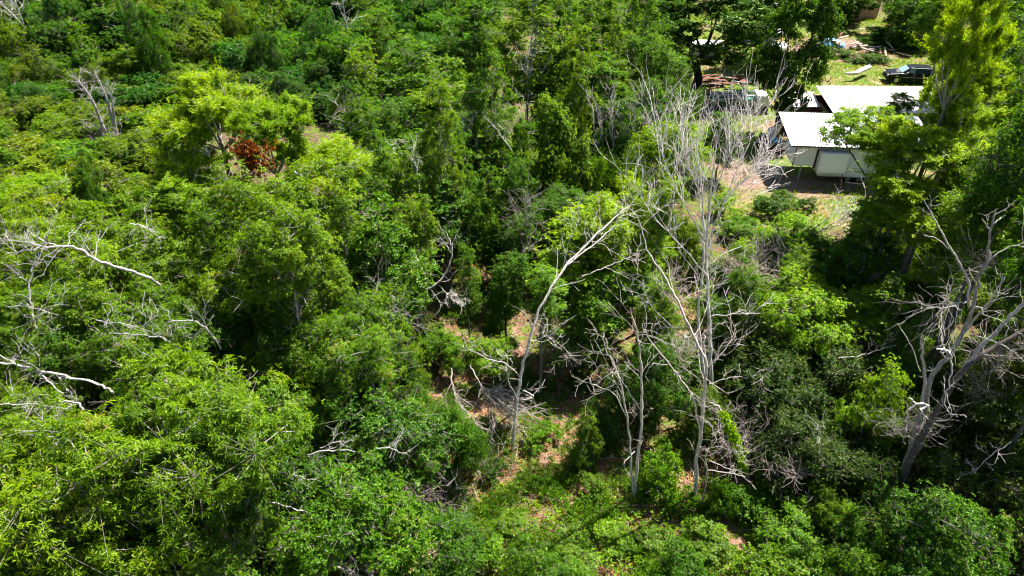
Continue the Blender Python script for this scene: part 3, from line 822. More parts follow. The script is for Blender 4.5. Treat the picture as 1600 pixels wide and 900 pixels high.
# wood on the right flank, mostly past the picture's edge
for i_, (x_, y_, h_, r_) in enumerate(((45, 50, 10, 4.2), (50, 58, 11, 4.5), (42, 61, 9, 3.6), (56, 50, 10, 4.5), (58, 66, 11, 4.6), (52, 74, 11, 4.4), (60, 80, 12, 5), (66, 60, 10, 4.5), (66, 92, 12, 5), (74, 74, 11, 5), (72, 104, 12, 5), (58, 100, 11, 4.6), (48, 66, 9, 3.6), (64, 70, 10, 4.4))):
    tp = (SPEC['Q'] + SPEC['O'])[i_ % 6]
    ro = empty('tree', (x_, y_, 0), 'green tree of the dense wood on the far right flank past the black car', 'tree', 'wood on the right flank')
    s_ = r_ / tp['R']; sz_ = 0.46 * h_ / (tp['R'] * tp['flat'])
    for nm, me in (('crown', tp['leaves']), ('branches', tp['limbs'])):
        o = link(nm, me, ro, (0, 0, .56 * h_)); o.scale = (s_, s_, sz_); o.rotation_euler = (0, 0, i_ * 1.7)
        o.color = (*COLS[('Q', 'Q2', 'O2')[i_ % 3]], 1) if nm == 'crown' else (.2, .17, .14, 1)
        if nm == 'crown': o['kind'] = 'stuff'
    o = link('trunk', TRUNKS[i_ % 4], ro, (0, 0, -.3)); o.scale = (.22, .22, .3 * h_); o.color = (.12, .1, .08, 1)

# slender trees between the larger crowns
T_('F', 'Q', 560, 330, 50, 75, 31.0, 'slender feathery tree between the red-brown branch and the forked white branch')
T_('F', 'Q3', 610, 330, 48, 80, 34.0, 'slender feathery tree in front of the bare white sapling')
T_('F', 'Q2', 715, 300, 45, 85, 39.0, 'slender dark feathery tree left of the vine column, nearest to it')
T_('F', 'Q', 790, 215, 42, 80, 46.0, 'slender feathery tree touching the left side of the vine column')
T_('F', 'Q3', 560, 150, 45, 60, 56.0, 'feathery pale green tree above the silvery half-dead bush')
T_('F', 'Q', 880, 80, 40, 75, 60.0, 'feathery tree right of the tall yellowish tree with bare stems')
T_('F', 'Q3', 960, 100, 42, 65, 60.0, 'feathery olive tree above the row of bare saplings, right one')
T_('F', 'Q', 1035, 130, 38, 60, 58.0, 'feathery green tree at the left rim of the junk yard')
T_('F', 'Q2', 970, 210, 45, 50, 48.0, 'dark feathery tree among the row of bare saplings')
T_('F', 'Q', 1060, 215, 40, 50, 46.0, 'green feathery tree seen through the broom-shaped bare tree')
T_('F', 'Q2', 1130, 215, 35, 38, 52.0, 'dark feathery tree behind the right half of the broom-shaped tree')
T_('F', 'G', 850, 455, 42, 40, 26.5, 'bright leafy tree wrapped round the middle of the leaning white tree')
T_('F', 'Y', 940, 345, 48, 45, 30.0, 'lime-green feathery tree behind the upper part of the leaning white tree')
T_('F', 'Q2', 800, 400, 42, 60, 35.0, 'shadowed slender tree around the dark dead brush tree')
T_('F', 'Q3', 500, 440, 55, 80, 25.0, 'feathery tree right of the pale pinkish stem')
T_('F', 'P2', 350, 470, 60, 80, 22.5, 'shaded feathery tree left of the pale pinkish stem')
T_('F', 'P', 130, 400, 60, 60, 27.0, 'feathery tree just behind the bend of the arched white limb')
T_('F', 'P', 150, 500, 60, 60, 20.5, 'feathery tree below the arched white limb')
T_('F', 'Q', 490, 690, 55, 75, 18.5, 'dark feathery tree right of the rounded foreground crown')
T_('F', 'Q2', 612, 560, 42, 55, 26.0, 'shaded feathery tree left of the round bright bush')
T_('F', 'Q', 1490, 20, 60, 60, 60.0, 'feathery tree behind the tallest yellow-green one')
T_('Q', 'O2', 1508, 110, 40, 40, 60.0, 'dark tree right of the black car')
T_('F', 'Q', 1555, 80, 55, 80, 48.0, 'feathery green tree right of the tallest yellow-green one')
T_('Q', 'Q2', 1440, 35, 55, 45, 90, 'dense green tree directly above the black car')
T_('F', 'Q', 1160, 480, 40, 55, 29.0, 'shaded feathery tree right of the broom-shaped tree trunk')
T_('F', 'Q3', 1240, 440, 42, 50, 31.0, 'feathery tree above the bright sunlit tree on the right')
T_('F', 'Q2', 1420, 560, 42, 65, 24.0, 'dark feathery tree left of the fork of the big bare tree')
T_('F', 'Y2', 1460, 420, 45, 55, 29.0, 'lime feathery tree framed by the fork of the big bare tree')

# yard oaks
T_('O', 'O', 1108, 30, 98, 62, 73.0, 'big dark oak with a thick black trunk left of the yard track', name='oak_tree', bark=(0.035, 0.028, 0.022), trunk_r=0.55)
T_('O', 'O2', 1245, 72, 68, 92, 62.0, 'big dark oak beside the left end of the shed roof', name='oak_tree', bark=(0.035, 0.028, 0.022), trunk_r=0.5)
T_('O', 'O', 1195, 20, 60, 45, 82.0, 'dark oak between the two big ones, in front of the white gable', name='oak_tree', bark=(0.05, 0.04, 0.03))
T_('O', 'O2', 1320, 5, 60, 35, 100.0, 'dark oak at the top above the blue tarpaulin', name='oak_tree', bark=(0.05, 0.04, 0.03))
T_('O', 'O', 1400, 58, 56, 42, 92, 'dark tree behind the black car', name='oak_tree', bark=(0.05, 0.04, 0.03))
T_('Q', 'Q', 1430, 20, 55, 40, 92.0, 'green tree above and behind the black car')
T_('S', 'O2', 1212, 325, 38, 24, 46.5, 'broad dark green bush in the dry grass in front of the camper', 'bush')
T_('S', 'O2', 1262, 322, 16, 12, 47.0, 'small bush in the dry grass right of the broad one', 'bush')
T_('S', 'G', 1215, 110, 30, 12, 84.0, 'bright green clump in the yard between the two big oaks', 'bush')
T_('S', 'G', 1130, 140, 14, 9, 76.0, 'small bright green clump right of the thick oak trunk', 'bush')
T_('S', 'G', 1085, 75, 22, 10, 94.0, 'bright green clump left of the dark trailer', 'bush')
T_('B', 'O2', 1165, 155, 22, 14, 70.0, 'dark bush in front of the junk-laden truck bed', 'bush')
T_('B', 'O', 1355, 95, 30, 18, 84.0, 'dark bush behind the fallen white trunk', 'bush')
T_('B', 'O', 1300, 88, 26, 14, 86.0, 'shadowed bush below the blue tarpaulin heap', 'bush')

# ------------------------------------------------------------------ far thicket: mounded bushes, counted one by one
rng = np.random.default_rng(77)
zone = {
    'back': ('dark green bush of the far thicket beyond the broken grey snags', 'bushes beyond the snags'),
    'front': ('olive bush of the near thicket left of the spiky yellow-green trees', 'bushes left of the yellow-green trees'),
    'mid': ('green bush of the far thicket above the spiky yellow-green trees', 'bushes above the yellow-green trees'),
    'top': ('dark bush of the far thicket near the pale pole at the top', 'bushes round the pale pole'),
}
d = 47.0
row = 0
while d < 122:
    step = 3.3 + (d - 47) * 0.022
    xw = -0.80 * (d * cp + CAM_H * sp) * 1.05
    while True:
        x = xw + rng.uniform(-0.9, 0.9) + (row % 2) * step * 0.5; y = d + rng.uniform(-1.3, 1.3)
        px = 800 + FOC * x / (y * cp + 24 * sp); py = 450 - FOC * math.tan(math.atan2(CAM_H - 2.5, y) * -1 + rad(PITCH))
        if px > 760: break
        xw += step
        if d < 62 and px > 250: continue
        if px > 560 and d < 75: continue
        R = rng.uniform(2.0, 3.3) * (1 + 0.2 * (d > 85)); h = rng.uniform(0.5, 0.85) * R * (1.25 if d > 72 else 0.9)
        if px < 270 and d > 62: z = 'back'
        elif px < 270: z = 'front'
        elif px < 470: z = 'mid'
        else: z = 'top'
        k = int(rng.integers(0, 5)); tp = SPEC['B'][k]
        if rng.random() < 0.22 and z != 'front':
            tp = (SPEC['F'] + SPEC['Q'])[int(rng.integers(0, 7))]; h *= rng.uniform(1.2, 1.7); R *= rng.uniform(.7, 1.0)
        colk = {'back': ['B', 'B2', 'B4'], 'front': ['B3', 'B2', 'B3'], 'mid': ['B', 'B2', 'B4'], 'top': ['B', 'B4', 'B']}[z][int(rng.integers(0, 3))]
        hue = {'B': 'mid green', 'B2': 'yellowish green', 'B3': 'pale olive', 'B4': 'dark bluish green'}[colk]
        tall = tp not in SPEC['B']
        where = {'back': ('behind the broken grey snags, far rows' if y > 84 else 'just behind the broken grey snags'), 'front': 'of the near thicket below the broken grey snags',
                 'mid': ('above the spiky lime trees, far rows' if y > 80 else 'directly above the spiky lime trees'), 'top': ('right of the pale pole at the top' if px > 545 else 'left of the pale pole at the top')}[z]
        lab = f"{hue} {'upright leafy shrub' if tall else 'mounded bush'} {where}"
        root = empty('bush', (x, y, 0), lab, 'bush', f"{'upright shrubs' if tall else 'mounded bushes'} {where}")
        s = R / tp['R']; sz = h / (tp['R'] * tp['flat']); a = float(rng.uniform(0, 6.28))
        cr = link('crown', tp['leaves'], root, (0, 0, 0.75 * h)); cr.scale = (s, s, sz); cr.rotation_euler = (0, 0, a); cr.color = (*(np.array(COLS[colk]) * np.array([rng.uniform(.75, 1.15), rng.uniform(.85, 1.15), 1.0])), 1); cr['kind'] = 'stuff'
        br = link('branches', tp['limbs'], root, (0, 0, 0.75 * h)); br.scale = (s, s, sz); br.rotation_euler = (0, 0, a); br.color = (0.30, 0.26, 0.22, 1)
    d += step * 0.85
    row += 1
T_('O', 'O', 185, 58, 105, 58, 82.0, 'large dark tree standing high over the far left thicket', var=1)
T_('O', 'O2', 290, 30, 60, 34, 95.0, 'dark tree right of the large one over the far left thicket', var=0)
T_('O', 'O2', 60, 25, 55, 30, 100.0, 'dark tree behind the pale dead branches at the top left corner', var=1)
T_('Q', 'Q2', 560, 45, 50, 38, 92.0, 'dark tree right of the pale dead pole at the top')
T_('Q', 'Q', 450, 60, 60, 32, 92.0, 'leafy tree left of the pale dead pole at the top')
T_('Q', 'Q2', 660, 30, 50, 35, 95.0, 'dark tree above the rounded bright green one')
T_('Q', 'Q2', 840, 10, 60, 30, 100.0, 'dark tree at the top behind the tall yellowish one')
T_('Q', 'Q3', 940, 10, 50, 28, 104.0, 'olive tree at the top centre')
T_('Q', 'B', 370, 45, 50, 30, 95.0, 'yellowish tree at the top between the dark ones')

# understory filling the shade between the named trees
rng = np.random.default_rng(123)
def filler():
    d = 15.0; n = 0; row = 0
    while d < 62:
        step = 2.6 + (d - 15) * 0.035
        x = -1.0 * (d * cp + 23 * sp) * 0.95 + (row % 2) * step / 2
        while x < 1.12 * (d * cp + 23 * sp):
            X = x + rng.normal(0, .5); Y = d + rng.normal(0, .5); x += step
            if yard_mask(np.array([X]), np.array([Y]))[0] > 0 or blob_mask(np.array([X]), np.array([Y]), CLEARING + WEEDY)[0] > 0: continue
            px = 800 + FOC * X / (Y * cp + 24 * sp)
            if px > 1060 and Y > 38.5 and px < 1420: continue
            if d > 46 and px < 620: continue
            if rng.random() < 0.12: continue
            h = rng.uniform(1.6, 4.2) * (0.7 if d < 20 else 1.0) * (1.25 if d > 32 else 1); R = rng.uniform(1.1, 1.9) * (1.2 if d > 32 else 1)
            if px > 1660 or px < -60: h *= 1.9; R *= 1.7
            k = int(rng.integers(0, 4)); tp = SPEC['Q'][k] if (h > 2.6) else SPEC['S'][k]
            ck = ['Q2', 'Q', 'D', 'B2', 'Q3'][int(rng.choice(5, p=[.3, .3, .15, .1, .15]))]
            hue = {'Q2': 'dark green', 'Q': 'fresh green', 'D': 'very dark', 'B2': 'olive', 'Q3': 'yellowish'}[ck]  # very dark ones carry understory shade in their leaf colour
            if px > 1660: wh = 'beyond the right edge of the wood'
            elif px < -60: wh = 'beyond the left edge of the wood'
            elif px < 300: wh = 'under the white limbs on the left'
            elif px < 560: wh = 'under the drooping trees around the pale pinkish stem'
            elif px < 800: wh = 'between the forked white branch and the leaning white tree'
            elif px < 1060: wh = 'between the leaning white tree and the twin dead stems'
            elif px < 1330: wh = 'in the shade right of the tall bent dead tree'
            else: wh = 'in the shade round the big bare forked tree'
            lab = f"{hue} {'understory tree' if h > 2.6 else 'knee-high shrub'} {wh}"; grp = 'understory ' + wh
            root = empty('understory_tree', (X, Y, 0), lab, 'tree', grp)
            s = R / tp['R']; sz = 0.55 * h / (tp['R'] * tp['flat']); a = float(rng.uniform(0, 6.28))
            col = np.array(COLS[ck]) * rng.uniform(.85, 1.15)
            for nm, me in (('crown', tp['leaves']), ('branches', tp['limbs'])):
                o = link(nm, me, root, (0, 0, 0.55 * h)); o.scale = (s, s, sz); o.rotation_euler = (0, 0, a)
                o.color = (*col, 1) if nm == 'crown' else (.15, .12, .09, 1)
                if nm == 'crown': o['kind'] = 'stuff'
            n += 1
        d += step * 0.85; row += 1
    return n
print('FILLER', filler())

# ------------------------------------------------------------------ bare and dead trees
def twigs_from(rng, path, n, length, up=0.3, lo=0.25, levels=2, spread=0.9, kids=4, r0=0.3, rmin=0.0062):
    """path rows x,y,z,r -> list of (P, R)"""
    out = []
    for _ in range(n):
        u = rng.uniform(lo, 1.0) * (len(path) - 1); i = min(int(u), len(path) - 2); f = u - i
        p = path[i] * (1 - f) + path[i + 1] * f
        t = norm((path[i + 1] - path[i])[None, :3])[0]
        q = norm(rng.normal(0, 1, (1, 3)))[0]; q = norm((q - t * (q @ t))[None])[0]
        dirn = norm((t * rng.uniform(0.2, 0.9) + q * spread + np.array([0, 0, up]))[None])[0]
        L = length * rng.uniform(0.4, 1.5)
        m = 5
        P = np.zeros((m, 3)); P[0] = p[:3]; dcur = dirn.copy()
        for k in range(1, m):
            dcur = norm((dcur + rng.normal(0, 0.24, 3) + np.array([0, 0, up * 0.12]))[None])[0]
            P[k] = P[k - 1] + dcur * L / (m - 1)
        ra = max(rmin, min(p[3] * r0, 0.005 + 0.009 * L))
        R = np.linspace(ra, rmin * 0.6, m)
        out.append((P, R))
        if levels > 1:
            sub = np.concatenate([P, R[:, None]], 1)
            out += twigs_from(rng, sub, kids, L * 0.5, up, 0.25, levels - 1, spread * 0.8, kids, 0.7, rmin)
    return out
PALE = (0.56, 0.49, 0.43); GREYB = (0.36, 0.34, 0.32); DARKB = (0.10, 0.085, 0.075); PINKB = (0.46, 0.38, 0.34)
DS = [300]
TWN = 1.2
def dead(name, label, stems, cat='dead tree', col=PALE, group=None, ground=True, sides=8, base=None, twig_col=None):
    """stems: list of (rows (px,py,d,r), dict(n, L, up, levels ...) or None). rows are read off the photograph at the distance d"""
    DS[0] += 1
    rng = np.random.default_rng(DS[0])
    paths = []
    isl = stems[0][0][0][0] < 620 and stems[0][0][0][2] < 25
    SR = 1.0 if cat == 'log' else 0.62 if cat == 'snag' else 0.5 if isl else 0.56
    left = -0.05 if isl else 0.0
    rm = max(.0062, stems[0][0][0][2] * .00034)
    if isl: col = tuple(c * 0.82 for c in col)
    for st in stems:
        rows, tw = st[0], st[1]
        pts = [list(W(a, b, dd + left)) + [r * SR] for a, b, dd, r in rows]
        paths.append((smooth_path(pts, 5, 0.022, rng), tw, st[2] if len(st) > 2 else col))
    b0 = paths[0][0][0][:3].copy() if base is None else np.array(base, float)
    org = np.array([b0[0], b0[1], 0.0 if ground else b0[2]])
    root = empty(name, org, label, cat, group)
    tw_all = []
    for i, (p, tw, scol) in enumerate(paths):
        q = p.copy()
        if ground and i == 0 and q[0][2] > -0.3:       # carry the stem down into the soil
            q = np.vstack([[q[0][0], q[0][1], -0.35, q[0][3] * 1.25], q])
        V, F = tube_np([q[:, :3] - org], [q[:, 3]], sides)
        me = mesh_np('trunk' if i == 0 else 'limb', V, F, BARK, smooth=True)
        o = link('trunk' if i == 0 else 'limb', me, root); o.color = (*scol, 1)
        if tw:
            tw_all += twigs_from(rng, p, **dict(dict(rmin=rm), **dict(tw, n=int(tw['n'] * TWN))))
    if tw_all:
        V, F = tube_np([P - org for P, R in tw_all], [R for P, R in tw_all], 3)
        o = link('twigs', mesh_np('twigs', V, F, BARK), root); o.color = (*(twig_col or col), 1); o['kind'] = 'stuff'
    return root

tw = lambda n, L, **k: dict(n=n, length=L, **k)
# central tall dead tree, bent at half height
dead('dead_tree', 'tall dead tree in the centre right whose trunk bends left at half height', [
    ([(1084, 800, 20, .17), (1090, 720, 20, .15), (1098, 640, 20, .13), (1104, 572, 20.2, .11), (1090, 540, 20.4, .09), (1067, 487, 20.8, .08), (1047, 447, 21.2, .065), (1017, 400, 21.6, .045), (997, 343, 22, .02)], tw(14, 1.5)),
    ([(1094, 690, 20, .08), (1084, 625, 19.8, .06), (1050, 575, 19.6, .05), (1012, 525, 19.5, .03), (1003, 505, 19.5, .015)], tw(6, 1.0)),
    ([(1047, 570, 19.6, .03), (1020, 569, 19.4, .025), (1009, 585, 19.3, .02), (1014, 600, 19.3, .01)], None),
    ([(1104, 572, 20.2, .06), (1101, 535, 20.5, .05), (1102, 515, 20.8, .03)], tw(4, .8)),
    ([(1105, 575, 20.2, .05), (1125, 555, 20.3, .035), (1150, 525, 20.6, .02)], tw(8, .9)),
    ([(1108, 600, 20.1, .035), (1140, 590, 20, .02), (1160, 588, 20, .01)], tw(3, .6)),
], col=PALE)
# broom-shaped grey tree behind it, twin stems
dead('dead_tree', 'bare grey tree with a wide broom of upright twigs left of the camper', [
    ([(1110, 640, 25, .20), (1110, 560, 25, .16), (1108, 500, 25.2, .14), (1105, 440, 25.5, .12), (1104, 380, 25.8, .10), (1110, 310, 26.2, .075), (1116, 250, 26.5, .05), (1122, 205, 27, .02)], tw(18, 1.9, up=0.8, spread=.5, rmin=.0095, kids=5)),
    ([(1100, 590, 25.5, .13), (1091, 495, 25.8, .11), (1098, 420, 26, .09), (1100, 350, 26.4, .07), (1094, 280, 26.8, .05), (1088, 215, 27.2, .02)], tw(18, 1.9, up=0.8, spread=.5, rmin=.0095, kids=5)),
    ([(1104, 380, 25.8, .07), (1075, 330, 25.5, .05), (1050, 280, 25.3, .04), (1030, 230, 25, .02), (1020, 205, 25, .01)], tw(21, 1.7, up=0.7, spread=.5, rmin=.0095, kids=5)),
    ([(1104, 390, 25.8, .07), (1125, 330, 26.2, .05), (1150, 270, 26.8, .035), (1175, 215, 27.4, .02), (1190, 185, 27.8, .01)], tw(24, 1.9, up=0.6, spread=.5, rmin=.0095, kids=5)),
    ([(1105, 430, 25.5, .06), (1060, 380, 25, .045), (1020, 335, 24.6, .03), (990, 290, 24.3, .015)], tw(15, 1.5, up=0.6, spread=.5, rmin=.0095, kids=5)),
    ([(1110, 310, 26.2, .05), (1140, 240, 26.6, .035), (1160, 190, 27, .015)], tw(21, 1.7, up=0.7, spread=.5, rmin=.0095, kids=5)),
    ([(1112, 330, 26, .045), (1160, 285, 26, .03), (1200, 255, 26, .015)], tw(21, 1.4, up=0.4, spread=.5, rmin=.0095, kids=5)),
    ([(1094, 300, 26.8, .045), (1070, 240, 26.8, .03), (1060, 195, 27, .012)], tw(21, 1.5, up=0.8, spread=.5, rmin=.0095, kids=5)),
    ([(1110, 560, 25, .06), (1060, 520, 24.6, .04), (1020, 480, 24.2, .03), (1000, 445, 24, .015)], tw(6, 1.2)),
    ([(1109, 495, 25, .05), (1150, 490, 24.6, .03), (1180, 488, 24.3, .015)], tw(5, .9)),
], col=(0.62, 0.57, 0.53), twig_col=(0.82, 0.74, 0.70))
# twin pale stems left of it
dead('dead_tree', 'twin pale dead stems joined at the foot, left of the tall bent dead tree', [
    ([(990, 790, 20, .13), (996, 720, 20, .11), (1002, 650, 20, .095), (1003, 590, 20.2, .08), (998, 535, 20.4, .065), (985, 480, 20.6, .03)], tw(8, 1.0)),
    ([(990, 775, 20, .10), (985, 700, 19.8, .08), (978, 640, 19.6, .065), (965, 585, 19.4, .05), (945, 545, 19.3, .03), (940, 520, 19.3, .015)], tw(10, 1.0)),
    ([(978, 650, 19.6, .045), (958, 615, 19.2, .035), (925, 600, 19, .02), (920, 590, 19, .01)], tw(8, .8)),
    ([(1000, 640, 20, .05), (975, 600, 19.9, .035), (955, 555, 19.8, .02), (942, 520, 19.8, .01)], tw(6, .8)),
    ([(998, 535, 20.4, .04), (1010, 505, 20.6, .025), (1008, 475, 20.8, .01)], tw(3, .7)),
    ([(992, 705, 20, .04), (975, 725, 19.5, .03), (985, 745, 19.3, .02)], None),
], col=PALE)
# snag with vine
dead('snag', 'curved broken snag wrapped in green vine, right of the tall bent dead tree', [
    ([(1178, 790, 20.5, .14), (1168, 740, 20.5, .125), (1158, 705, 20.5, .12), (1144, 672, 20.6, .11), (1131, 650, 20.7, .10), (1122, 636, 20.8, .085), (1108, 629, 20.9, .06)], tw(16, 1.2, up=.1)),
    ([(1150, 690, 20.5, .05), (1125, 676, 20, .04), (1117, 675, 20, .035)], None),
], 'dead trunk', col=(0.42, 0.37, 0.32))
dead('stump', 'short upright pale stub beside the vine-wrapped snag', [([(1172, 775, 20.3, .12), (1168, 740, 20.3, .11), (1163, 716, 20.3, .10)], None)], 'stump', col=(0.40, 0.33, 0.28))
dead('stump', 'cut stump with a pale sawn top at the bottom right', [([(1192, 850, 17.8, .17), (1195, 820, 17.9, .16), (1197, 802, 18, .155)], None)], 'stump', col=(0.30, 0.25, 0.2))
dead('dead_sapling', 'small crooked dead sapling in front of the tall bent dead tree', [
    ([(1092, 795, 19.5, .05), (1104, 750, 19.4, .045), (1102, 710, 19.4, .04), (1118, 690, 19.4, .03), (1110, 665, 19.4, .025), (1092, 650, 19.4, .015)], tw(12, .9)),
    ([(1104, 735, 19.4, .03), (1150, 740, 19.2, .025), (1165, 745, 19.2, .02)], tw(4, .6)),
    ([(1110, 720, 19.4, .03), (1145, 735, 19.1, .02)], tw(3, .5)),
], 'dead sapling', col=PALE)
# leaning white pole tree
dead('leaning_dead_tree', 'leaning white dead tree that crosses the middle of the wood to upper right', [
    ([(800, 705, 23, .15), (806, 640, 23.2, .14), (816, 575, 23.6, .125), (828, 530, 24, .115), (842, 485, 24.5, .105), (862, 450, 25, .10), (885, 415, 25.6, .095), (920, 378, 26.4, .08), (955, 345, 27.2, .06), (985, 320, 28, .02)], tw(10, 1.3)),
    ([(885, 415, 25.6, .07), (925, 385, 26.2, .055), (960, 352, 26.8, .035), (978, 325, 27.2, .012)], tw(12, 1.2)),
    ([(808, 625, 23.2, .05), (793, 590, 22.9, .04), (800, 570, 22.8, .03), (797, 560, 22.8, .02)], tw(4, .7)),
    ([(812, 590, 23.5, .05), (790, 568, 23, .04), (760, 560, 22.6, .03), (735, 545, 22.3, .015)], tw(6, .9)),
    ([(820, 560, 23.8, .045), (850, 525, 23.6, .03), (870, 540, 23.4, .015)], tw(10, 1.0)),
    ([(818, 610, 23.3, .04), (835, 620, 22.9, .03), (815, 625, 22.8, .02)], tw(3, .5)),
    ([(880, 420, 25.6, .035), (890, 375, 25.8, .025), (905, 345, 26, .012)], tw(5, .9)),
], col=(0.64, 0.58, 0.52))
dead('bare_limb', 'thin white fallen limb right of the leaning white tree', [
    ([(910, 432, 26.5, .05), (940, 420, 26.6, .04), (975, 406, 26.8, .025), (1000, 395, 27, .012)], tw(6, .8)), ([(945, 418, 26.6, .03), (970, 428, 26.4, .02), (985, 437, 26.3, .01)], None)], 'limb', ground=False)
# big bare tree on the right
dead('dead_tree', 'massive bare forked tree with dark trunk at the right edge', [
    ([(1398, 785, 18.5, .30), (1415, 735, 18.5, .26), (1437, 690, 18.5, .23), (1462, 645, 18.6, .21), (1488, 600, 18.7, .19), (1520, 565, 18.8, .17), (1560, 540, 18.9, .15), (1620, 505, 19, .13), (1680, 470, 19.1, .1)], tw(4, 1.19), (0.09, 0.075, 0.066)),
    ([(1412, 735, 18.6, .22), (1432, 670, 18.8, .20), (1447, 630, 19, .18), (1452, 595, 19.2, .16), (1478, 560, 19.4, .15), (1505, 520, 19.6, .13), (1522, 470, 19.8, .11), (1530, 430, 20, .095), (1544, 395, 20.2, .08), (1549, 355, 20.4, .065), (1556, 326, 20.6, .04)], tw(5, 1.10), (0.24, 0.22, 0.20)),
    ([(1514, 480, 19.7, .08), (1512, 440, 19.8, .075), (1495, 405, 20, .065), (1480, 380, 20.2, .055), (1462, 345, 20.5, .045), (1443, 310, 20.9, .02)], tw(2, 0.77)),
    ([(1484, 388, 20.2, .045), (1465, 375, 20.2, .035), (1443, 367, 20.2, .02)], None),
    ([(1549, 360, 20.4, .05), (1540, 350, 20.5, .035), (1535, 341, 20.5, .03)], None),
    ([(1550, 352, 20.4, .045), (1562, 342, 20.5, .03), (1571, 337, 20.5, .02)], None),
    ([(1495, 590, 18.8, .14), (1530, 545, 18.9, .12), (1575, 500, 19, .11), (1605, 465, 19.1, .10), (1640, 430, 19.2, .07)], tw(5, 1.02)),
    ([(1440, 640, 18.9, .11), (1445, 590, 18.9, .10), (1441, 550, 18.9, .085), (1440, 522, 19, .07)], tw(1, 0.51)),
    ([(1505, 520, 19.6, .07), (1535, 485, 19.7, .06), (1560, 450, 19.8, .05), (1570, 432, 19.9, .035)], tw(6, 1.02)),
    ([(1530, 430, 20, .05), (1560, 395, 20.1, .035), (1610, 375, 20.2, .02)], tw(4, 1.02)),
    ([(1512, 470, 19.7, .05), (1480, 480, 19.4, .04), (1450, 482, 19.2, .015)], tw(18, 1.27, up=-.1, spread=.45, lo=.1)),
    ([(1515, 490, 19.6, .07), (1528, 480, 19.3, .065), (1536, 490, 19.2, .05)], None),
    ([(1525, 525, 19, .035), (1560, 535, 18.6, .035), (1585, 552, 18.3, .03), (1605, 568, 18.1, .025)], tw(1, 0.59)),
], col=(0.36, 0.33, 0.31), twig_col=(0.52, 0.47, 0.44), sides=10)
dead('bare_limb', 'bleached antler-like broken limb caught on the big bare trunk', [
    ([(1420, 640, 18.0, .05), (1434, 630, 18, .06), (1448, 633, 18, .06), (1452, 642, 18, .05)], None),
    ([(1420, 621, 18.0, .035), (1430, 630, 18, .05)], None), ([(1448, 636, 18, .05), (1438, 640, 17.9, .05), (1450, 655, 17.9, .03)], None)], 'limb', ground=False, col=(0.72, 0.66, 0.64))
dead('bare_limb', 'bleached hooked limb hanging in front of the big bare trunk', [
    ([(1463, 545, 18.3, .05), (1482, 549, 18.3, .05), (1487, 565, 18.2, .05), (1484, 595, 18.1, .04), (1475, 625, 18, .03), (1486, 650, 18, .02)], tw(5, .7))], 'limb', ground=False, col=(0.66, 0.62, 0.6))
dead('bare_limb', 'slim pale stick leaning left of the big bare trunk', [
    ([(1438, 580, 18.6, .03), (1420, 535, 18.8, .025), (1402, 505, 19, .015)], None)], 'limb', ground=False)
dead('bare_limb', 'pale broken limb lying level between bright tree and big bare trunk', [
    ([(1310, 559, 24, .05), (1345, 556, 24, .055), (1375, 546, 24, .04), (1400, 540, 24, .02)], tw(5, .7))], 'limb', ground=False, col=(0.4, 0.35, 0.32))
# collapsed brush crown at the centre
dead('collapsed_tree', 'collapsed grey dead crown hanging to the ground left of the leaning white tree', [
    ([(705, 575, 24.5, .06), (707, 600, 24, .06), (714, 635, 23.4, .055), (722, 670, 22.8, .045), (735, 705, 22.2, .035), (745, 740, 21.6, .02), (752, 790, 20.8, .012)], tw(70, 1.5, up=-.55, spread=.6, lo=.15)),
    ([(707, 595, 24, .04), (695, 620, 23.6, .035), (690, 650, 23.2, .025), (688, 690, 22.6, .012)], tw(40, 1.3, up=-.6, spread=.6)),
    ([(712, 660, 23, .04), (725, 690, 22.6, .03), (750, 710, 22.2, .025), (762, 735, 21.8, .01)], tw(40, 1.3, up=-.5, spread=.6)),
    ([(712, 660, 23, .035), (703, 700, 22.4, .03), (692, 730, 22, .02), (682, 760, 21.6, .01)], tw(20, 1.0, up=-.6, spread=.6)),
    ([(712, 625, 23.6, .03), (730, 645, 23.2, .025), (755, 670, 22.8, .012)], tw(16, 1.1, up=-.4, spread=.6)),
], 'collapsed tree', ground=False, col=(0.50, 0.42, 0.38))
dead('collapsed_tree', 'smaller dead crown with fine twigs spread over pink litter right of the collapsed one', [
    ([(735, 570, 25.5, .05), (745, 590, 25, .045), (755, 607, 24.6, .035), (770, 625, 24.2, .03), (800, 645, 23.8, .012)], tw(46, 1.4, up=-.2, spread=.5, lo=.3)),
    ([(755, 605, 24.6, .03), (780, 612, 24.4, .02), (800, 622, 24.2, .01)], tw(16, 1.1, up=-.2, spread=.5)),
    ([(745, 588, 25, .03), (760, 573, 25, .025), (790, 575, 25, .012)], tw(6, .7)),
], 'collapsed tree', ground=False, col=(0.52, 0.44, 0.40))
dead('dead_tree', 'dark dead tree with a fuzzy twig crown in the shaded centre', [
    ([(810, 480, 34, .13), (812, 440, 34, .12), (814, 400, 34, .11), (818, 365, 34.2, .09), (820, 340, 34.4, .05), (822, 322, 34.6, .02)], tw(26, 1.5, lo=.4, spread=1.0)),
    ([(815, 365, 34.2, .04), (795, 345, 34, .03), (775, 335, 34, .02)], tw(5, .8)),
], col=(0.09, 0.075, 0.065), twig_col=(0.26, 0.23, 0.21))
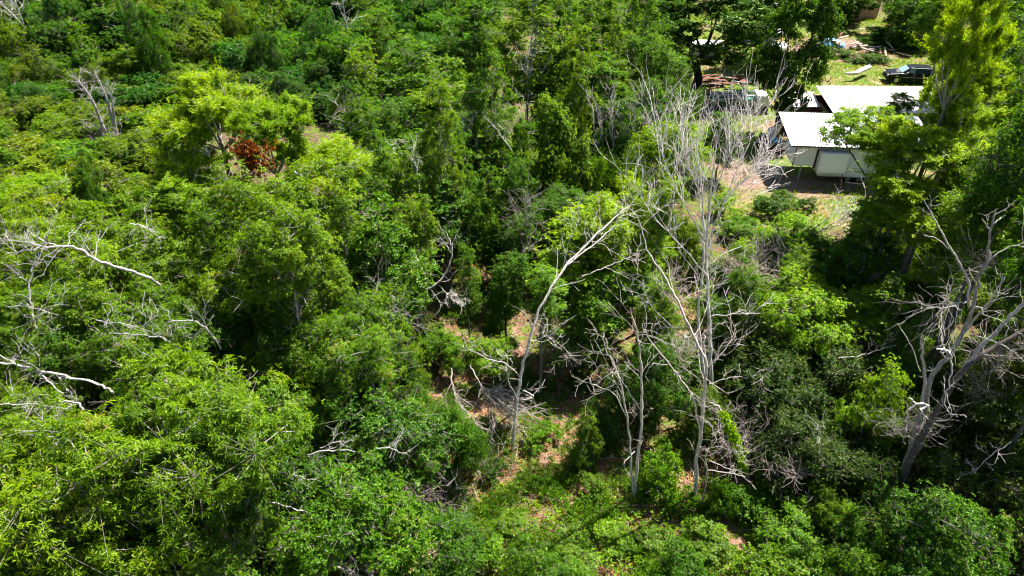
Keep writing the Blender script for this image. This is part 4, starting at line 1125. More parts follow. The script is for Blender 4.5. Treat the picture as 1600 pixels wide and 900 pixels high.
dead('bare_limb', 'forked white branch curving up beside the brown litter patch', [
    ([(657, 485, 30, .11), (661, 470, 30, .11), (664, 455, 30, .10), (680, 445, 30.2, .085), (694, 430, 30.4, .08), (704, 408, 30.6, .065), (706, 388, 30.8, .055), (700, 370, 31, .04), (697, 362, 31, .02)], tw(8, 1.1)),
    ([(663, 458, 30, .09), (666, 440, 30, .07), (669, 432, 30, .06)], None),
    ([(706, 385, 30.8, .04), (712, 368, 31, .025), (719, 355, 31.2, .012)], None),
    ([(685, 445, 30.2, .03), (700, 460, 30, .025), (715, 475, 29.8, .012)], tw(14, .9)),
], 'dead tree', col=(0.58, 0.55, 0.50))
dead('broken_stem', 'grey leaning stub with drooping twigs left of the round bright bush', [
    ([(592, 590, 24.5, .17), (603, 560, 24.6, .15), (615, 535, 24.8, .13), (625, 512, 25, .06)], tw(10, .9)),
    ([(625, 515, 25, .05), (600, 475, 25.2, .04), (590, 462, 25.3, .03), (588, 440, 25.4, .015)], tw(8, .9)),
    ([(590, 468, 25.3, .035), (610, 478, 25, .03), (635, 500, 24.7, .015)], tw(20, .9, up=-.2)),
], 'dead trunk', col=(0.33, 0.31, 0.29))
dead('broken_stem', 'pale pinkish upright stem inside the dim drooping tree', [
    ([(464, 490, 21.5, .10), (460, 455, 21.5, .09), (455, 425, 21.5, .075), (447, 400, 21.6, .03)], None),
    ([(460, 455, 21.5, .05), (470, 462, 21.2, .045), (480, 475, 21, .03)], tw(4, .6))], 'dead trunk', col=(0.45, 0.38, 0.34))
dead('broken_stem', 'grey slanted trunk left of the forked white branch', [
    ([(566, 500, 25, .13), (578, 478, 25.2, .12), (588, 455, 25.4, .1), (590, 440, 25.6, .04)], None)], 'dead trunk', col=GREYB)
# left: big pale limbs
dead('dead_tree', 'long arched white limb reaching to the left edge above the drooping trees', [
    ([(262, 470, 22.5, .12), (245, 442, 22, .12), (215, 428, 21.6, .115), (185, 418, 21.2, .11), (150, 406, 20.9, .10), (120, 387, 20.7, .085), (80, 385, 20.5, .07), (40, 392, 20.3, .045), (10, 396, 20.2, .02)], tw(16, 1.2, lo=.5)),
    ([(90, 386, 20.5, .05), (62, 372, 20.6, .035), (45, 360, 20.7, .015)], tw(6, .9)),
    ([(75, 386, 20.5, .04), (40, 378, 20.3, .03), (5, 375, 20.2, .012)], tw(6, .8)),
], col=(0.55, 0.50, 0.48))
dead('dead_tree', 'crooked white stem running down the left edge of the wood', [
    ([(135, 650, 18, .13), (118, 625, 18.2, .12), (95, 595, 18.6, .105), (78, 570, 19, .10), (68, 545, 19.4, .085), (58, 520, 19.7, .08), (52, 490, 20, .075), (46, 455, 20.4, .07), (50, 420, 20.8, .05), (60, 395, 21, .02)], tw(10, 1.1)),
    ([(60, 525, 19.6, .04), (70, 505, 19.5, .03), (88, 495, 19.4, .015)], tw(4, .6)),
], col=(0.52, 0.49, 0.46))
dead('dead_tree', 'white limb lying level near the left edge, lower than the arched one', [
    ([(175, 612, 17.5, .09), (150, 600, 17.7, .09), (110, 590, 17.9, .085), (70, 580, 18.1, .08), (35, 572, 18.3, .075), (0, 567, 18.5, .065), (-30, 563, 18.6, .05)], tw(10, .9)),
    ([(55, 577, 18.2, .05), (75, 596, 17.8, .045), (100, 615, 17.5, .03)], tw(4, .6)),
    ([(30, 572, 18.3, .04), (0, 555, 18.4, .03), (-20, 545, 18.5, .02)], None),
], col=(0.60, 0.55, 0.52))
dead('bare_limb', 'white limb at the left edge below the level one', [
    ([(145, 690, 16, .06), (110, 678, 16.2, .065), (75, 668, 16.3, .06), (35, 662, 16.4, .055), (0, 662, 16.5, .04)], tw(8, .7))], 'limb', ground=False, col=(0.58, 0.54, 0.5))
dead('bare_limb', 'short bare grey limb above the rounded foreground crown on the left', [
    ([(130, 640, 16.8, .08), (118, 628, 16.9, .07), (90, 632, 16.8, .04), (68, 650, 16.6, .02)], tw(5, .7))], 'limb', ground=False, col=(0.45, 0.4, 0.37))
dead('broken_stem', 'forked white stump above the rounded foreground crown', [
    ([(236, 586, 18.5, .075), (243, 570, 18.5, .075), (248, 546, 18.5, .05)], None), ([(242, 574, 18.5, .06), (252, 564, 18.4, .03)], None)], 'dead trunk', col=(0.66, 0.62, 0.58), ground=False)
dead('bare_limb', 'short pinkish limb left of the forked white stump', [
    ([(217, 580, 18.6, .05), (208, 555, 18.7, .055), (195, 536, 18.8, .04)], tw(3, .5))], 'limb', ground=False, col=(0.5, 0.42, 0.38))
dead('bare_limb', 'long curved grey limb behind the forked white stump', [
    ([(345, 545, 19.5, .07), (325, 515, 19.5, .065), (300, 502, 19.4, .05), (265, 503, 19.2, .03)], tw(8, .8)),
    ([(282, 545, 18.9, .05), (262, 533, 18.8, .045), (235, 524, 18.7, .03), (170, 520, 18.6, .015)], tw(10, .9))], 'limb', ground=False, col=(0.5, 0.47, 0.44))
dead('bare_limb', 'white horizontal stick crossing the rounded foreground crown', [
    ([(275, 742, 13.6, .035), (240, 739, 13.6, .04), (200, 736, 13.6, .035), (160, 728, 13.7, .02)], None)], 'limb', ground=False, col=(0.6, 0.57, 0.53))
dead('bare_limb', 'pale stub poking from the bottom left drooping tree', [
    ([(240, 811, 12.6, .035), (225, 813, 12.6, .04), (208, 816, 12.6, .025)], None)], 'limb', ground=False, col=(0.6, 0.57, 0.53))
dead('bare_limb', 'grey-white limb at the lower left edge between drooping crowns', [
    ([(55, 781, 14.2, .045), (30, 780, 14.3, .055), (5, 783, 14.4, .04)], tw(4, .4))], 'limb', ground=False, col=(0.6, 0.57, 0.53))
dead('bare_limb', 'pale bent limb at the bottom, right of the drooping corner tree', [
    ([(395, 776, 15.4, .05), (430, 787, 15.3, .055), (465, 797, 15.2, .045), (500, 805, 15.1, .03)], tw(5, .6))], 'limb', ground=False, col=(0.62, 0.58, 0.54))
dead('bare_limb', 'bleached split limb pointing down at the bottom centre left', [
    ([(518, 830, 14.4, .045), (535, 845, 14.2, .05), (548, 865, 14, .045), (560, 895, 13.7, .03)], tw(12, .7, up=-.2))], 'limb', ground=False, col=(0.66, 0.6, 0.56))
dead('bare_limb', 'arched grey limb over the dark gap left of the collapsed brush', [
    ([(410, 740, 17.2, .07), (450, 728, 17.2, .075), (485, 710, 17.2, .065), (520, 703, 17.2, .05), (562, 706, 17.2, .02)], tw(7, .9))], 'limb', ground=False, col=(0.48, 0.45, 0.42))
dead('bare_limb', 'thin white limb above the arched grey one', [
    ([(530, 697, 18, .04), (560, 686, 18, .045), (595, 676, 18, .035), (620, 671, 18, .015)], tw(6, .7))], 'limb', ground=False, col=(0.58, 0.54, 0.5))
dead('bare_limb', 'grey limb with side twigs low in the dark gap at bottom left', [
    ([(420, 735, 16.2, .03), (450, 740, 16.1, .03), (475, 747, 16, .02), (500, 752, 15.9, .01)], tw(7, .6))], 'limb', ground=False, col=(0.5, 0.46, 0.43))
dead('bare_limb', 'pair of crossing pale twigs over the low broad-leaved tree', [
    ([(590, 860, 14.6, .015), (592, 835, 14.6, .02), (575, 815, 14.7, .025), (555, 795, 14.8, .015)], tw(8, .8)),
    ([(580, 840, 14.6, .02), (560, 815, 14.7, .02), (535, 800, 14.9, .01)], tw(6, .7))], 'limb', ground=False)
dead('bare_limb', 'dark-tipped pale stick leaning left of the fern patch', [
    ([(652, 850, 16.2, .045), (668, 840, 16.3, .045), (685, 820, 16.5, .03), (690, 810, 16.6, .04)], None)], 'limb', ground=False, col=(0.55, 0.5, 0.46))
for (a, b, d0, r, lab) in (
    ((203, 350), (246, 364), 23.6, .05, 'short white stub above the arched limb on the left'),
    ((8, 478), (92, 492), 19.6, .035, 'thin pale stick crossing the crooked white stem'),
    ((0, 632), (112, 640), 16.0, .03, 'thin pale stick above the lower white limb at the left edge'),
    ((60, 720), (125, 706), 15.0, .03, 'grey-white stick left of the rounded foreground crown'),
    ((588, 700), (640, 712), 16.6, .03, 'pale stick lying in the dark glossy tree'),
    ((300, 300), (318, 238), 28.5, .06, 'white dead stem in front of the tall spiky lime tree'),
    ((460, 268), (500, 300), 27.0, .04, 'pale dead stick right of the red-brown hanging branch'),
    ((500, 700), (545, 690), 16.8, .03, 'pale stick left of the thin white limb over the dark gap'),
    ((760, 210), (700, 170), 44.0, .05, 'pale stem crossing the wide leafy tree'),
    ((1210, 560), (1180, 640), 22.5, .035, 'thin grey stick hanging in the dark hollow'),
    ((1290, 640), (1275, 700), 19.8, .03, 'crooked thin twig in the dark hollow left of the big bare trunk'),
    ((1580, 690), (1520, 740), 17.5, .03, 'pale thin branch over the olive tree at the right edge'),
    ((150, 500), (245, 522), 19.6, .03, 'long thin grey stick above the forked white stump'),
):
    m_ = ((a[0] + b[0]) / 2, (a[1] + b[1]) / 2 - 4)
    dead('bare_limb', lab, [([(a[0], a[1], d0, r), (m_[0], m_[1], d0, r * .9), (b[0], b[1], d0, r * .3)], tw(7, .8))], 'limb', ground=False, col=(0.58, 0.54, 0.5))
# snags and pale poles far off
dead('snag', 'broken grey snag, left one of the pair standing over the far left thicket', [
    ([(178, 250, 57, .30), (172, 225, 57, .26), (160, 195, 57, .22), (146, 160, 57, .17), (133, 140, 57, .12), (120, 122, 57, .05)], tw(40, .9, lo=.05, spread=1.0)),
    ([(160, 242, 57, .10), (145, 222, 57, .09), (131, 198, 57, .05)], tw(14, 1.0)),
    ([(176, 248, 56.6, .09), (166, 225, 56.5, .07), (158, 190, 56.5, .03)], tw(12, .9)),
    ([(170, 250, 56.4, .08), (152, 232, 56.3, .06), (140, 228, 56.2, .03)], tw(12, .9)),
    ([(182, 250, 56.6, .08), (183, 225, 56.5, .06), (178, 205, 56.5, .03)], tw(12, .9))], 'snag', col=(0.40, 0.34, 0.33))
dead('snag', 'broken grey snag, right one of the pair standing over the far left thicket', [
    ([(193, 250, 57, .26), (186, 220, 57, .23), (176, 185, 57, .20), (165, 150, 57, .15), (150, 117, 57, .06)], tw(34, .8, lo=.05, spread=1.0)),
    ([(180, 195, 57, .15), (176, 165, 57, .12), (171, 138, 57, .05)], tw(6, 1.0)),
    ([(184, 218, 56.5, .09), (190, 200, 56.5, .07), (186, 190, 56.5, .05)], None)], 'snag', col=(0.38, 0.34, 0.34))
dead('dead_tree', 'pale dead branches in the top left corner', [
    ([(40, 48, 88, .20), (32, 25, 88, .16), (22, 0, 88, .12), (12, -25, 88, .05)], tw(12, 3.5)),
    ([(40, 45, 88, .12), (20, 22, 88, .10), (0, 5, 88, .06)], tw(10, 3)),
    ([(38, 40, 88, .1), (15, 35, 88, .08), (-10, 45, 88, .05)], tw(8, 2.5))], col=(0.45, 0.42, 0.4))
dead('dead_tree', 'thin pale dead pole at the top left of centre', [
    ([(545, 75, 82, .18), (543, 50, 82, .15), (538, 20, 82, .12), (533, -15, 82, .05)], tw(16, 1.8))], col=(0.48, 0.45, 0.43))
for i, (px, py, d0, s, lab) in enumerate(((160, 300, 46, 1, 'grey dry brush bush in the near thicket below the broken snags'), (245, 235, 47, .8, 'small grey dry bush right of the broken snags'), (310, 275, 33, 1, 'dangling grey roots below the tall spiky tree'),
                                          (540, 185, 47, 1.3, 'silvery half-dead bush above the bare white twigs'), (545, 205, 45, 1.0, 'pinkish-grey dry brush left of the wide leafy tree'))):
    dead('dry_brush', lab, [([(px, py + 12 * s, d0, .04), (px + 2, py, d0, .03), (px - 3, py - 14 * s, d0, .012)], tw(9, 1.2 * s, spread=.8, up=.3, rmin=.012)), ([(px, py + 10 * s, d0, .04), (px + 12 * s, py - 5, d0, .03), (px + 16 * s, py - 16 * s, d0, .012)], tw(7, 1.0 * s, rmin=.012))], 'dry bush', col=(0.36, 0.32, 0.28), ground=False)
# bare white twigs of the middle wood
dead('dead_sapling', 'bare white sapling with spread arms in the dark green middle tree', [
    ([(655, 300, 37, .06), (652, 275, 37, .055), (648, 255, 37, .045), (632, 243, 37, .03), (612, 238, 37, .012)], tw(12, 1.5)),
    ([(655, 290, 37, .04), (668, 270, 37, .03), (675, 255, 37, .02), (673, 235, 37, .01)], tw(8, 1.2)),
    ([(668, 298, 36.8, .05), (682, 285, 36.8, .045), (688, 270, 36.8, .03), (686, 255, 36.8, .012)], None)], 'dead sapling', col=(0.56, 0.52, 0.48), ground=False)
for i, (a, b, lab) in enumerate(((( 700, 225), (718, 262), 'bare white pole slanting right in the wide leafy tree'), ((730, 195), (752, 248), 'bare white pole near the pale streaked tree'), ((770, 200), (800, 236), 'bare white pole left of the vine column, slanting'))):
    dead('bare_pole', lab, [([(b[0], b[1], 43, .05), ((a[0] + b[0]) / 2 + 3, (a[1] + b[1]) / 2, 43, .045), (a[0], a[1], 43, .015)], tw(12, 1.4))], 'dead sapling', col=(0.52, 0.48, 0.45), ground=False)
for i, (px, d0, top, lab) in enumerate(((929, 47, 165, 'bare grey sapling, leftmost of the row behind the vine column'), (941, 47, 172, 'bare grey sapling, second of the row behind the vine column'), (957, 46.5, 165, 'bare grey sapling, third of the row behind the vine column'),
                                        (975, 47.5, 190, 'bare grey sapling, fourth of the row, with a forked crown'), (993, 47, 150, 'bare grey sapling, fifth of the row, its crown fanning out'), (1015, 46, 190, 'bare grey sapling, rightmost of the row near the broom-shaped tree'))):
    base = 288 - i
    dead('bare_sapling', lab, [([(px + 3, base, d0, .07), (px + 2, (base + top) / 2 + 15, d0, .055), (px, (base + top) / 2 - 15, d0, .045), (px - 4, top, d0, .015)], tw(9, 1.6, up=.6, spread=.6, lo=.3))], 'bare sapling', group='row of bare saplings', col=(0.42, 0.38, 0.35))
dead('bare_pole', 'pale bare stem on the left flank of the tall yellowish tree', [([(818, 200, 55, .07), (825, 150, 55, .06), (823, 100, 55, .05), (826, 70, 55, .02)], tw(12, 1.5))], 'dead sapling', col=(0.46, 0.42, 0.38), ground=False)
dead('bare_pole', 'pale bare forked stem beside the tall yellowish tree, lower', [([(815, 230, 52, .07), (822, 190, 52, .06), (818, 150, 52, .02)], tw(12, 1.5))], 'dead sapling', col=(0.46, 0.42, 0.38), ground=False)
# pale fallen branches right of the broom-shaped tree
dead('fallen_branch', 'bundle of white fallen branches at the edge of the dry grass', [
    ([(1278, 362, 40, .07), (1300, 350, 40, .06), (1325, 340, 40.2, .05), (1356, 326, 40.4, .02)], tw(16, 1.4, spread=.4)),
    ([(1275, 355, 40, .06), (1300, 335, 40.2, .05), (1325, 322, 40.4, .03)], tw(12, 1.2, spread=.4)),
    ([(1280, 360, 40, .06), (1310, 352, 39.8, .05), (1350, 335, 39.9, .03)], tw(8, 1.0, spread=.4))], 'fallen branch', ground=False, col=(0.62, 0.56, 0.5))
dead('fallen_branch', 'smaller white fallen branch left of the bundle', [
    ([(1233, 418, 34, .05), (1240, 408, 34, .045), (1258, 402, 34.2, .02)], tw(12, 1.0)), ([(1233, 400, 34.4, .05), (1242, 385, 34.6, .05)], None)], 'fallen branch', ground=False, col=(0.6, 0.55, 0.5))
for i, (px, py, d0, L, lab) in enumerate(((1165, 440, 31, 1.6, 'pinkish dry brush right of the broom-shaped tree'), (1195, 415, 33, 1.4, 'grey dry brush left of the small white fallen branch'), (1040, 470, 29.5, 1.5, 'dry brush between the twin stems and the broom-shaped tree'), (1060, 560, 26, 1.3, 'dry brush at the foot of the broom-shaped tree'), (1230, 745, 19.5, 1.2, 'dark fine brush in the hollow on the right'), (1540, 620, 20.5, 1.2, 'pale fine twigs right of the big bare trunk'), (1560, 430, 24, 1.6, 'fine grey twigs behind the upper fork of the big bare tree'), (690, 790, 19.6, 1.4, 'dark brush heap under the collapsed dead crown'), (640, 780, 19.2, 1.0, 'brown brush heap left of the dark one'), (880, 560, 27, 1.1, 'grey twiggy brush right of the leaning white tree'), (1150, 700, 21, 1.4, 'dark tangled twigs behind the vine-wrapped snag'), (1420, 680, 19, .9, 'thin twigs at the dark foot of the big bare tree'), (1560, 560, 20, 1.2, 'white thin twigs on the right limb of the big bare tree'))):
    st = []
    for k in range(3):
        a = (k - 1) * 18
        st.append(([(px + a * .3, py + 14, d0, .035), (px + a * .7, py, d0, .028), (px + a * 1.3, py - 16, d0, .012)], tw(14, L, spread=.9, up=.15)))
    dead('dry_brush', lab, st, 'dry brush', col=((0.46, 0.38, 0.34) if i % 2 == 0 else (0.34, 0.30, 0.27)), ground=False)

# hanging branch of dead red-brown leaves
def red_branch():
    c = W(392, 245, 27)
    t = empty('withered_branch', c, 'hanging broken branch of red-brown dead leaves in the spiky bright tree', 'branch')
    rg = np.random.default_rng(8)
    P = [W(388, 200, 27.5), W(391, 213, 27.3), W(384, 235, 27), W(380, 260, 26.8)]
    P2 = [W(391, 213, 27.3), W(402, 232, 27), W(404, 255, 26.8)]
    P3 = [W(391, 213, 27.3), W(372, 228, 27), W(366, 242, 26.9)]
    for q in (P, P2, P3):
        pts = smooth_path([list(v - c) + [0.028 - 0.007 * i] for i, v in enumerate(q)], 3)
        V, F = tube_np([pts[:, :3]], [pts[:, 3]], 6)
        link('limb', mesh_np('limb', V, F, BARK, True), t).color = (0.4, 0.35, 0.31, 1)
    cen = [W(365 + rg.uniform(0, 55), 218 + rg.uniform(0, 58), 26.9 + rg.uniform(-.4, .4)) - c for _ in range(30)]
    T = np.repeat(np.array(cen), 12, 0) + rg.normal(0, 0.15, (30 * 12, 3))
    A = norm(rg.normal(0, 1, (len(T), 3)) + np.array([0, -.3, -.8]))
    V4, _ = rosettes(rg, T, A, 6, 0.16, 0.07, (20, 90), 0.6)
    o = link('dead_leaves', leaves_to_mesh('dead_leaves', V4, np.clip(rg.normal(.35, .3, len(V4)), 0, .92)), t); o.color = (*COLS['R'], 1); o['kind'] = 'stuff'
red_branch()

# vine on the snag
def vine(label, pts, n, spread, col='Y2', L=.11):
    rg = np.random.default_rng(len(label))
    Pp = np.array([W(*p) for p in pts]); c = Pp[0].copy()
    t = empty('vine', c, label, 'vine')
    u = rg.uniform(0, len(Pp) - 1.001, n); i = u.astype(int); f = (u - i)[:, None]
    T = Pp[i] * (1 - f) + Pp[i + 1] * f - c + rg.normal(0, spread, (n, 3))
    A = norm(rg.normal(0, 1, (n, 3)) + np.array([0, -.5, .5]))
    V4, _ = rosettes(rg, T, A, 4, L, L * .8, (40, 100), 0.3)
    o = link('vine_leaves', leaves_to_mesh('vine_leaves', V4, np.clip(rg.normal(.5, .2, len(V4)), 0, 1)), t); o.color = (*COLS[col], 1); o['kind'] = 'stuff'
    sp_ = smooth_path([list(p - c) + [.015] for p in Pp], 3)
    V, F = tube_np([sp_[:, :3]], [sp_[:, 3]], 5); link('stem', mesh_np('stem', V, F, BARK, True), t).color = (0.12, 0.1, 0.05, 1)
vine('green vine climbing the curved broken snag', [(1165, 740, 20.3), (1150, 690, 20.3), (1138, 665, 20.4), (1128, 645, 20.5)], 420, .11)
vine('light green creeper draped in front of the sapling between the dead trunks', [(1045, 820, 19.5), (1047, 780, 19.8), (1050, 745, 20)], 300, .14, 'G')

# ------------------------------------------------------------------ undergrowth of the woodland floor
rng = np.random.default_rng(11)
def sapling(px, py, h, R, col, lab, grp=None):
    g = G(px, py); k = int(rng.integers(0, 4)); tp = SPEC['S'][k]
    root = empty('shrub', (g[0], g[1], 0), lab, 'shrub', grp)
    s = R / tp['R']; sz = h / 2 / (tp['R'] * tp['flat'])
    for nm, me in (('crown', tp['leaves']), ('branches', tp['limbs'])):
        o = link(nm, me, root, (0, 0, h * .5)); o.scale = (s, s, sz); o.rotation_euler = (0, 0, k * 1.3 + px)
        o.color = (*COLS[col], 1) if nm == 'crown' else (.15, .12, .09, 1)
        if nm == 'crown': o['kind'] = 'stuff'
for px, py, h, R, col, lab in (
    (850, 690, 1.0, 1.0, 'G', 'bright low shrub on the litter path right of the leaning white tree'),
    (775, 745, .9, 0.7, 'O2', 'dark glossy shrub at the foot of the leaning white tree'),
    (930, 770, .9, .8, 'Q3', 'green shrub left of the twin pale dead stems'),
    (800, 830, .7, 1.0, 'Q3', 'feathery shrub at the bottom centre, left one'),
    (880, 850, .6, .9, 'Q3', 'feathery shrub at the bottom centre, in front of the pale sand patch'),
    (960, 840, .7, 1.0, 'Y2', 'feathery yellowish shrub at the bottom right of the sand patch'),
    (1020, 860, .8, 1.0, 'Q3', 'low shrub at the bottom below the twin pale stems'),
    (740, 880, 1.4, 1.2, 'G', 'leafy shrub at the bottom left of the feathery shrubs'),
    (1110, 860, 1.0, 1.1, 'Q3', 'low tangled shrub at the bottom below the tall bent dead tree'),
    (1160, 800, 1.4, 1.0, 'G', 'leafy shrub around the foot of the curved snag'),
    (900, 610, .9, .8, 'Q2', 'small dark shrub on the right side of the litter path'),
    (830, 610, .8, 1.2, 'Q2', 'dim low shrub behind the leaning white trunk'),
    (900, 885, .6, 1.0, 'Q3', 'feathery shrub cut by the bottom edge of the picture'),
    (640, 610, 1.0, .9, 'Y2', 'yellowish shrub left of the collapsed dead crown'),
    (730, 500, .9, .8, 'Q2', 'low shrub in the upper litter patch'),
    (1085, 430, 1.2, 1.2, 'Q2', 'shrub in the dry clearing behind the broom-shaped tree'),
    (1040, 520, 1.2, 1.0, 'Q', 'shrub left of the broom-shaped tree foot'),
    (1150, 560, 1.6, 1.3, 'D', 'dark shrub right of the broom-shaped tree foot'),
    (1130, 340, 1.6, 1.4, 'Y2', 'yellow-green shrub between broom-shaped tree and dry grass'),
    (1150, 370, 1.4, 1.6, 'Q', 'green shrub at the lower edge of the dry grass'),
    (1230, 375, 1.6, 1.8, 'Y2', 'bright shrub left of the bundle of white fallen branches'),
    (1300, 700, 2.0, 1.5, 'D', 'dark shrub in the hollow left of the big bare trunk'),
    (1310, 620, 2.4, 1.6, 'D', 'dark shrub under the bright sunlit tree'),
    (1400, 560, 2.0, 1.5, 'B2', 'olive shrub behind the big bare trunk'),
    (1500, 470, 2.0, 2.0, 'B3', 'dry yellowish shrub behind the fork of the big bare tree'),
    (1600, 900, 2.0, 1.8, 'D', 'dark shrub in the bottom right corner'),
):
    sapling(px, py, h, R, col, lab)
# small saplings scattered over the shaded floor
n_s = 0
while n_s < 30:
    px, py = rng.uniform(-40, 1640), rng.uniform(340, 930)
    if 690 < px < 960 and 560 < py < 760: continue
    if px > 1120 and py < 390: continue
    sapling(px, py, rng.uniform(.8, 2.2), rng.uniform(.7, 1.4), ['Q2', 'D', 'Q', 'B2'][int(rng.integers(0, 4))], ('scrubby shrub at the shaded edge of the litter path' if px < 1000 else 'scrubby shrub in the deep shade right of the litter path') if px > 560 else 'scrubby shrub in the shade below the drooping crowns', 'understory shrubs')
    n_s += 1

def stuff_leaves(name, label, pts, k, L, Wd, col, up=1.0, spread=(30, 95), droop=.1, hz=0.0, seed=1):
    rg = np.random.default_rng(seed)
    T = pts.copy(); T[:, 2] += rg.uniform(0, 1, len(T)) * hz
    A = norm(rg.normal(0, .45, (len(T), 3)) + np.array([0, 0, up]))
    V4, _ = rosettes(rg, T, A, k, L, Wd, spread, droop, jit=.5)
    o = link(name, leaves_to_mesh(name, V4, np.clip(rg.normal(.4, .25, len(V4)), 0, 1)))
    o.color = (*col, 1); o['kind'] = 'stuff'; o['label'] = label
    return o
def scatter_px(rg, n, boxes):
    out = []
    for x0, x1, y0, y1, w in boxes:
        m = int(n * w)
        P = np.stack([G(a, b) for a, b in zip(rg.uniform(x0, x1, m), rg.uniform(y0, y1, m))]); P[:, 2] = -0.03
        out.append(P)
    return np.concatenate(out)
rg = np.random.default_rng(31)
# fern-like weeds in patches
def patchy(P, sc, thr, seed):
    h = np.sin(P[:, 0] * sc + seed) * np.sin(P[:, 1] * sc * 1.1 + seed * 2) + 0.6 * np.sin(P[:, 0] * sc * 2.3 + seed * 3) * np.sin(P[:, 1] * sc * 2.7)
    return P[h + np.random.default_rng(seed).normal(0, .3, len(P)) > thr]
P = scatter_px(rg, 15000, ((700, 1120, 750, 940, .6), (640, 1120, 560, 760, .3), (680, 800, 380, 560, .1), (1000, 1250, 420, 600, .15)))
stuff_leaves('undergrowth', 'feathery green weeds over the floor of the clearing', patchy(P, 1.3, -.02, 3), 8, .20, .032, COLS['Q'], 1.0, (15, 80), .25, .55, 2)
P = scatter_px(rg, 3600, ((700, 1250, 760, 930, .7), (1100, 1300, 760, 930, .3)))
stuff_leaves('weeds', 'broad-leaved yellow-green weeds at the bottom of the clearing', patchy(P, 1.4, .1, 5), 6, .13, .07, COLS['Y2'], 1.0, (40, 95), .1, .5, 3)
# leaf litter flakes
P = scatter_px(rg, 24000, ((640, 1200, 380, 930, .7), (0, 640, 600, 930, .15), (1200, 1600, 400, 900, .15))); P[:, 2] = -.02
o = stuff_leaves('leaf_litter', 'dry brown leaf litter on the woodland floor', P, 1, .13, .07, (.30, .17, .11), 1.0, (70, 95), 0, .03, 4)
# grass of the yard
def yard_pts(n, seed):
    rg = np.random.default_rng(seed)
    X, Y = rg.uniform(8, 56, n), rg.uniform(43, 112, n)
    k = yard_mask(X, Y) > rg.uniform(.2, .9, n)
    inside = (X > 25.5) & (X < 40) & (Y > 60) & (Y < 67.5) | (X > 21) & (X < 34) & (Y > 51) & (Y < 57.5)
    k &= ~inside
    return np.stack([X[k], Y[k], np.full(k.sum(), -.06)], 1)
P = yard_pts(18000, 6)
stuff_leaves('dry_grass', 'short dry tan grass of the yard', P, 5, .22, .02, (.20, .165, .07), 1.0, (5, 50), 0, 0, 5)
stuff_leaves('green_grass', 'green grass clumps of the yard', patchy(yard_pts(20000, 7), .55, .25, 9), 6, .35, .035, (.10, .20, .025), 1.0, (5, 50), 0, 0, 6)
# leaves blown on to the rear roof
rg = np.random.default_rng(41)
P = np.stack([rg.uniform(29, 38.5, 500), rg.uniform(0, 1, 500) ** 1.5, np.zeros(500)], 1); fy = P[:, 1].copy()
P[:, 1] = 59.5 - (P[:, 0] - 26.2) * 0.0175 + fy * 4.6; P[:, 2] = 3.03 + (fy * 4.6 + .1) / 5.0 * 0.7 + .02
P = P[(np.sin(P[:, 0] * 1.7) + np.sin(P[:, 1] * 2.1 + P[:, 0]) + rg.normal(0, .5, 500)) > .3]
stuff_leaves('roof_leaves', 'dead leaves lying on the rear shed roof', P, 2, .16, .09, (.20, .13, .09), 1.0, (80, 95), 0, 0, 8)
# twigs and sticks lying about
def sticks():
    rg = np.random.default_rng(12)
    P = scatter_px(rg, 900, ((640, 1200, 400, 930, .8), (1200, 1600, 500, 900, .2)))
    paths, rr = [], []
    for p in P:
        a = rg.uniform(0, 6.28); L = rg.uniform(.4, 1.8)
        dv = np.array([math.cos(a), math.sin(a), rg.uniform(-.02, .12)]) * L
        paths.append(np.stack([p, p + dv * .5 + rg.normal(0, .04, 3), p + dv]) + np.array([0, 0, .05])); r = rg.uniform(.01, .03); rr.append(np.array([r, r * .8, r * .4]))
    V, F = tube_np(paths, rr, 4)
    o = link('fallen_sticks', mesh_np('fallen_sticks', V, F, BARK)); o.color = (.40, .34, .29, 1); o['kind'] = 'stuff'; o['label'] = 'fallen sticks strewn over the woodland floor'
sticks()

# ------------------------------------------------------------------ yard things
def fallen_trunk(label, rows, col, cat='log', name='fallen_log'):
    return dead(name, label, [(rows, None)], cat, col=col, ground=False, sides=10)
fallen_trunk('white barkless trunk lying behind the shed, left of the black car', [(1358, 105, 79, .28), (1348, 109, 78, .27), (1338, 114, 77, .22), (1322, 115, 77, .12)], (0.75, 0.73, 0.72))
fallen_trunk('dark log in front of the shaded oak at the top', [(1325, 45, 99, .3), (1345, 48, 98, .3), (1365, 42, 100, .28)], (0.3, 0.26, 0.24))

def lumber_heap():
    g = G(1108, 132)
    t = empty('lumber_heap', (g[0], g[1], 0), 'heap of old grey planks and red-brown boards by the thick oak trunk', 'lumber heap')
    rg = np.random.default_rng(4)
    for i in range(30):
        L = rg.uniform(.8, 2.4); w = rg.uniform(.12, .3); a = rg.normal(0, .35); z = .04 + i * .022
        cx, cy = rg.normal(0, .9), rg.normal(0, .6)
        o = MB().box(-L / 2, L / 2, -w / 2, w / 2, 0, .05).build('plank', M['oldwood'] if rg.random() < .75 else M['plank'], t, (cx, cy, z))
        o.rotation_euler = (rg.normal(0, .12), rg.normal(0, .08), a)
lumber_heap()
def board_pile(px, py, label, n, mats, sx, sy):
    g = G(px, py)
    t = empty('scrap_heap', (g[0], g[1], 0), label, 'scrap heap')
    rg = np.random.default_rng(int(px))
    for i in range(n):
        L = rg.uniform(.6, 2.4); w = rg.uniform(.15, .6)
        o = MB().box(-L / 2, L / 2, -w / 2, w / 2, 0, .06).build('board', M[mats[int(rg.integers(0, len(mats)))]], t, (rg.normal(0, sx), rg.normal(0, sy), .05 + i * .03))
        o.rotation_euler = (rg.normal(0, .25), rg.normal(0, .2), rg.uniform(0, 3.1))
board_pile(1300, 74, 'heap of pinkish boards and rubble behind the shed', 30, ('oldwood', 'plank', 'brick', 'tan'), 2.4, 1.3)
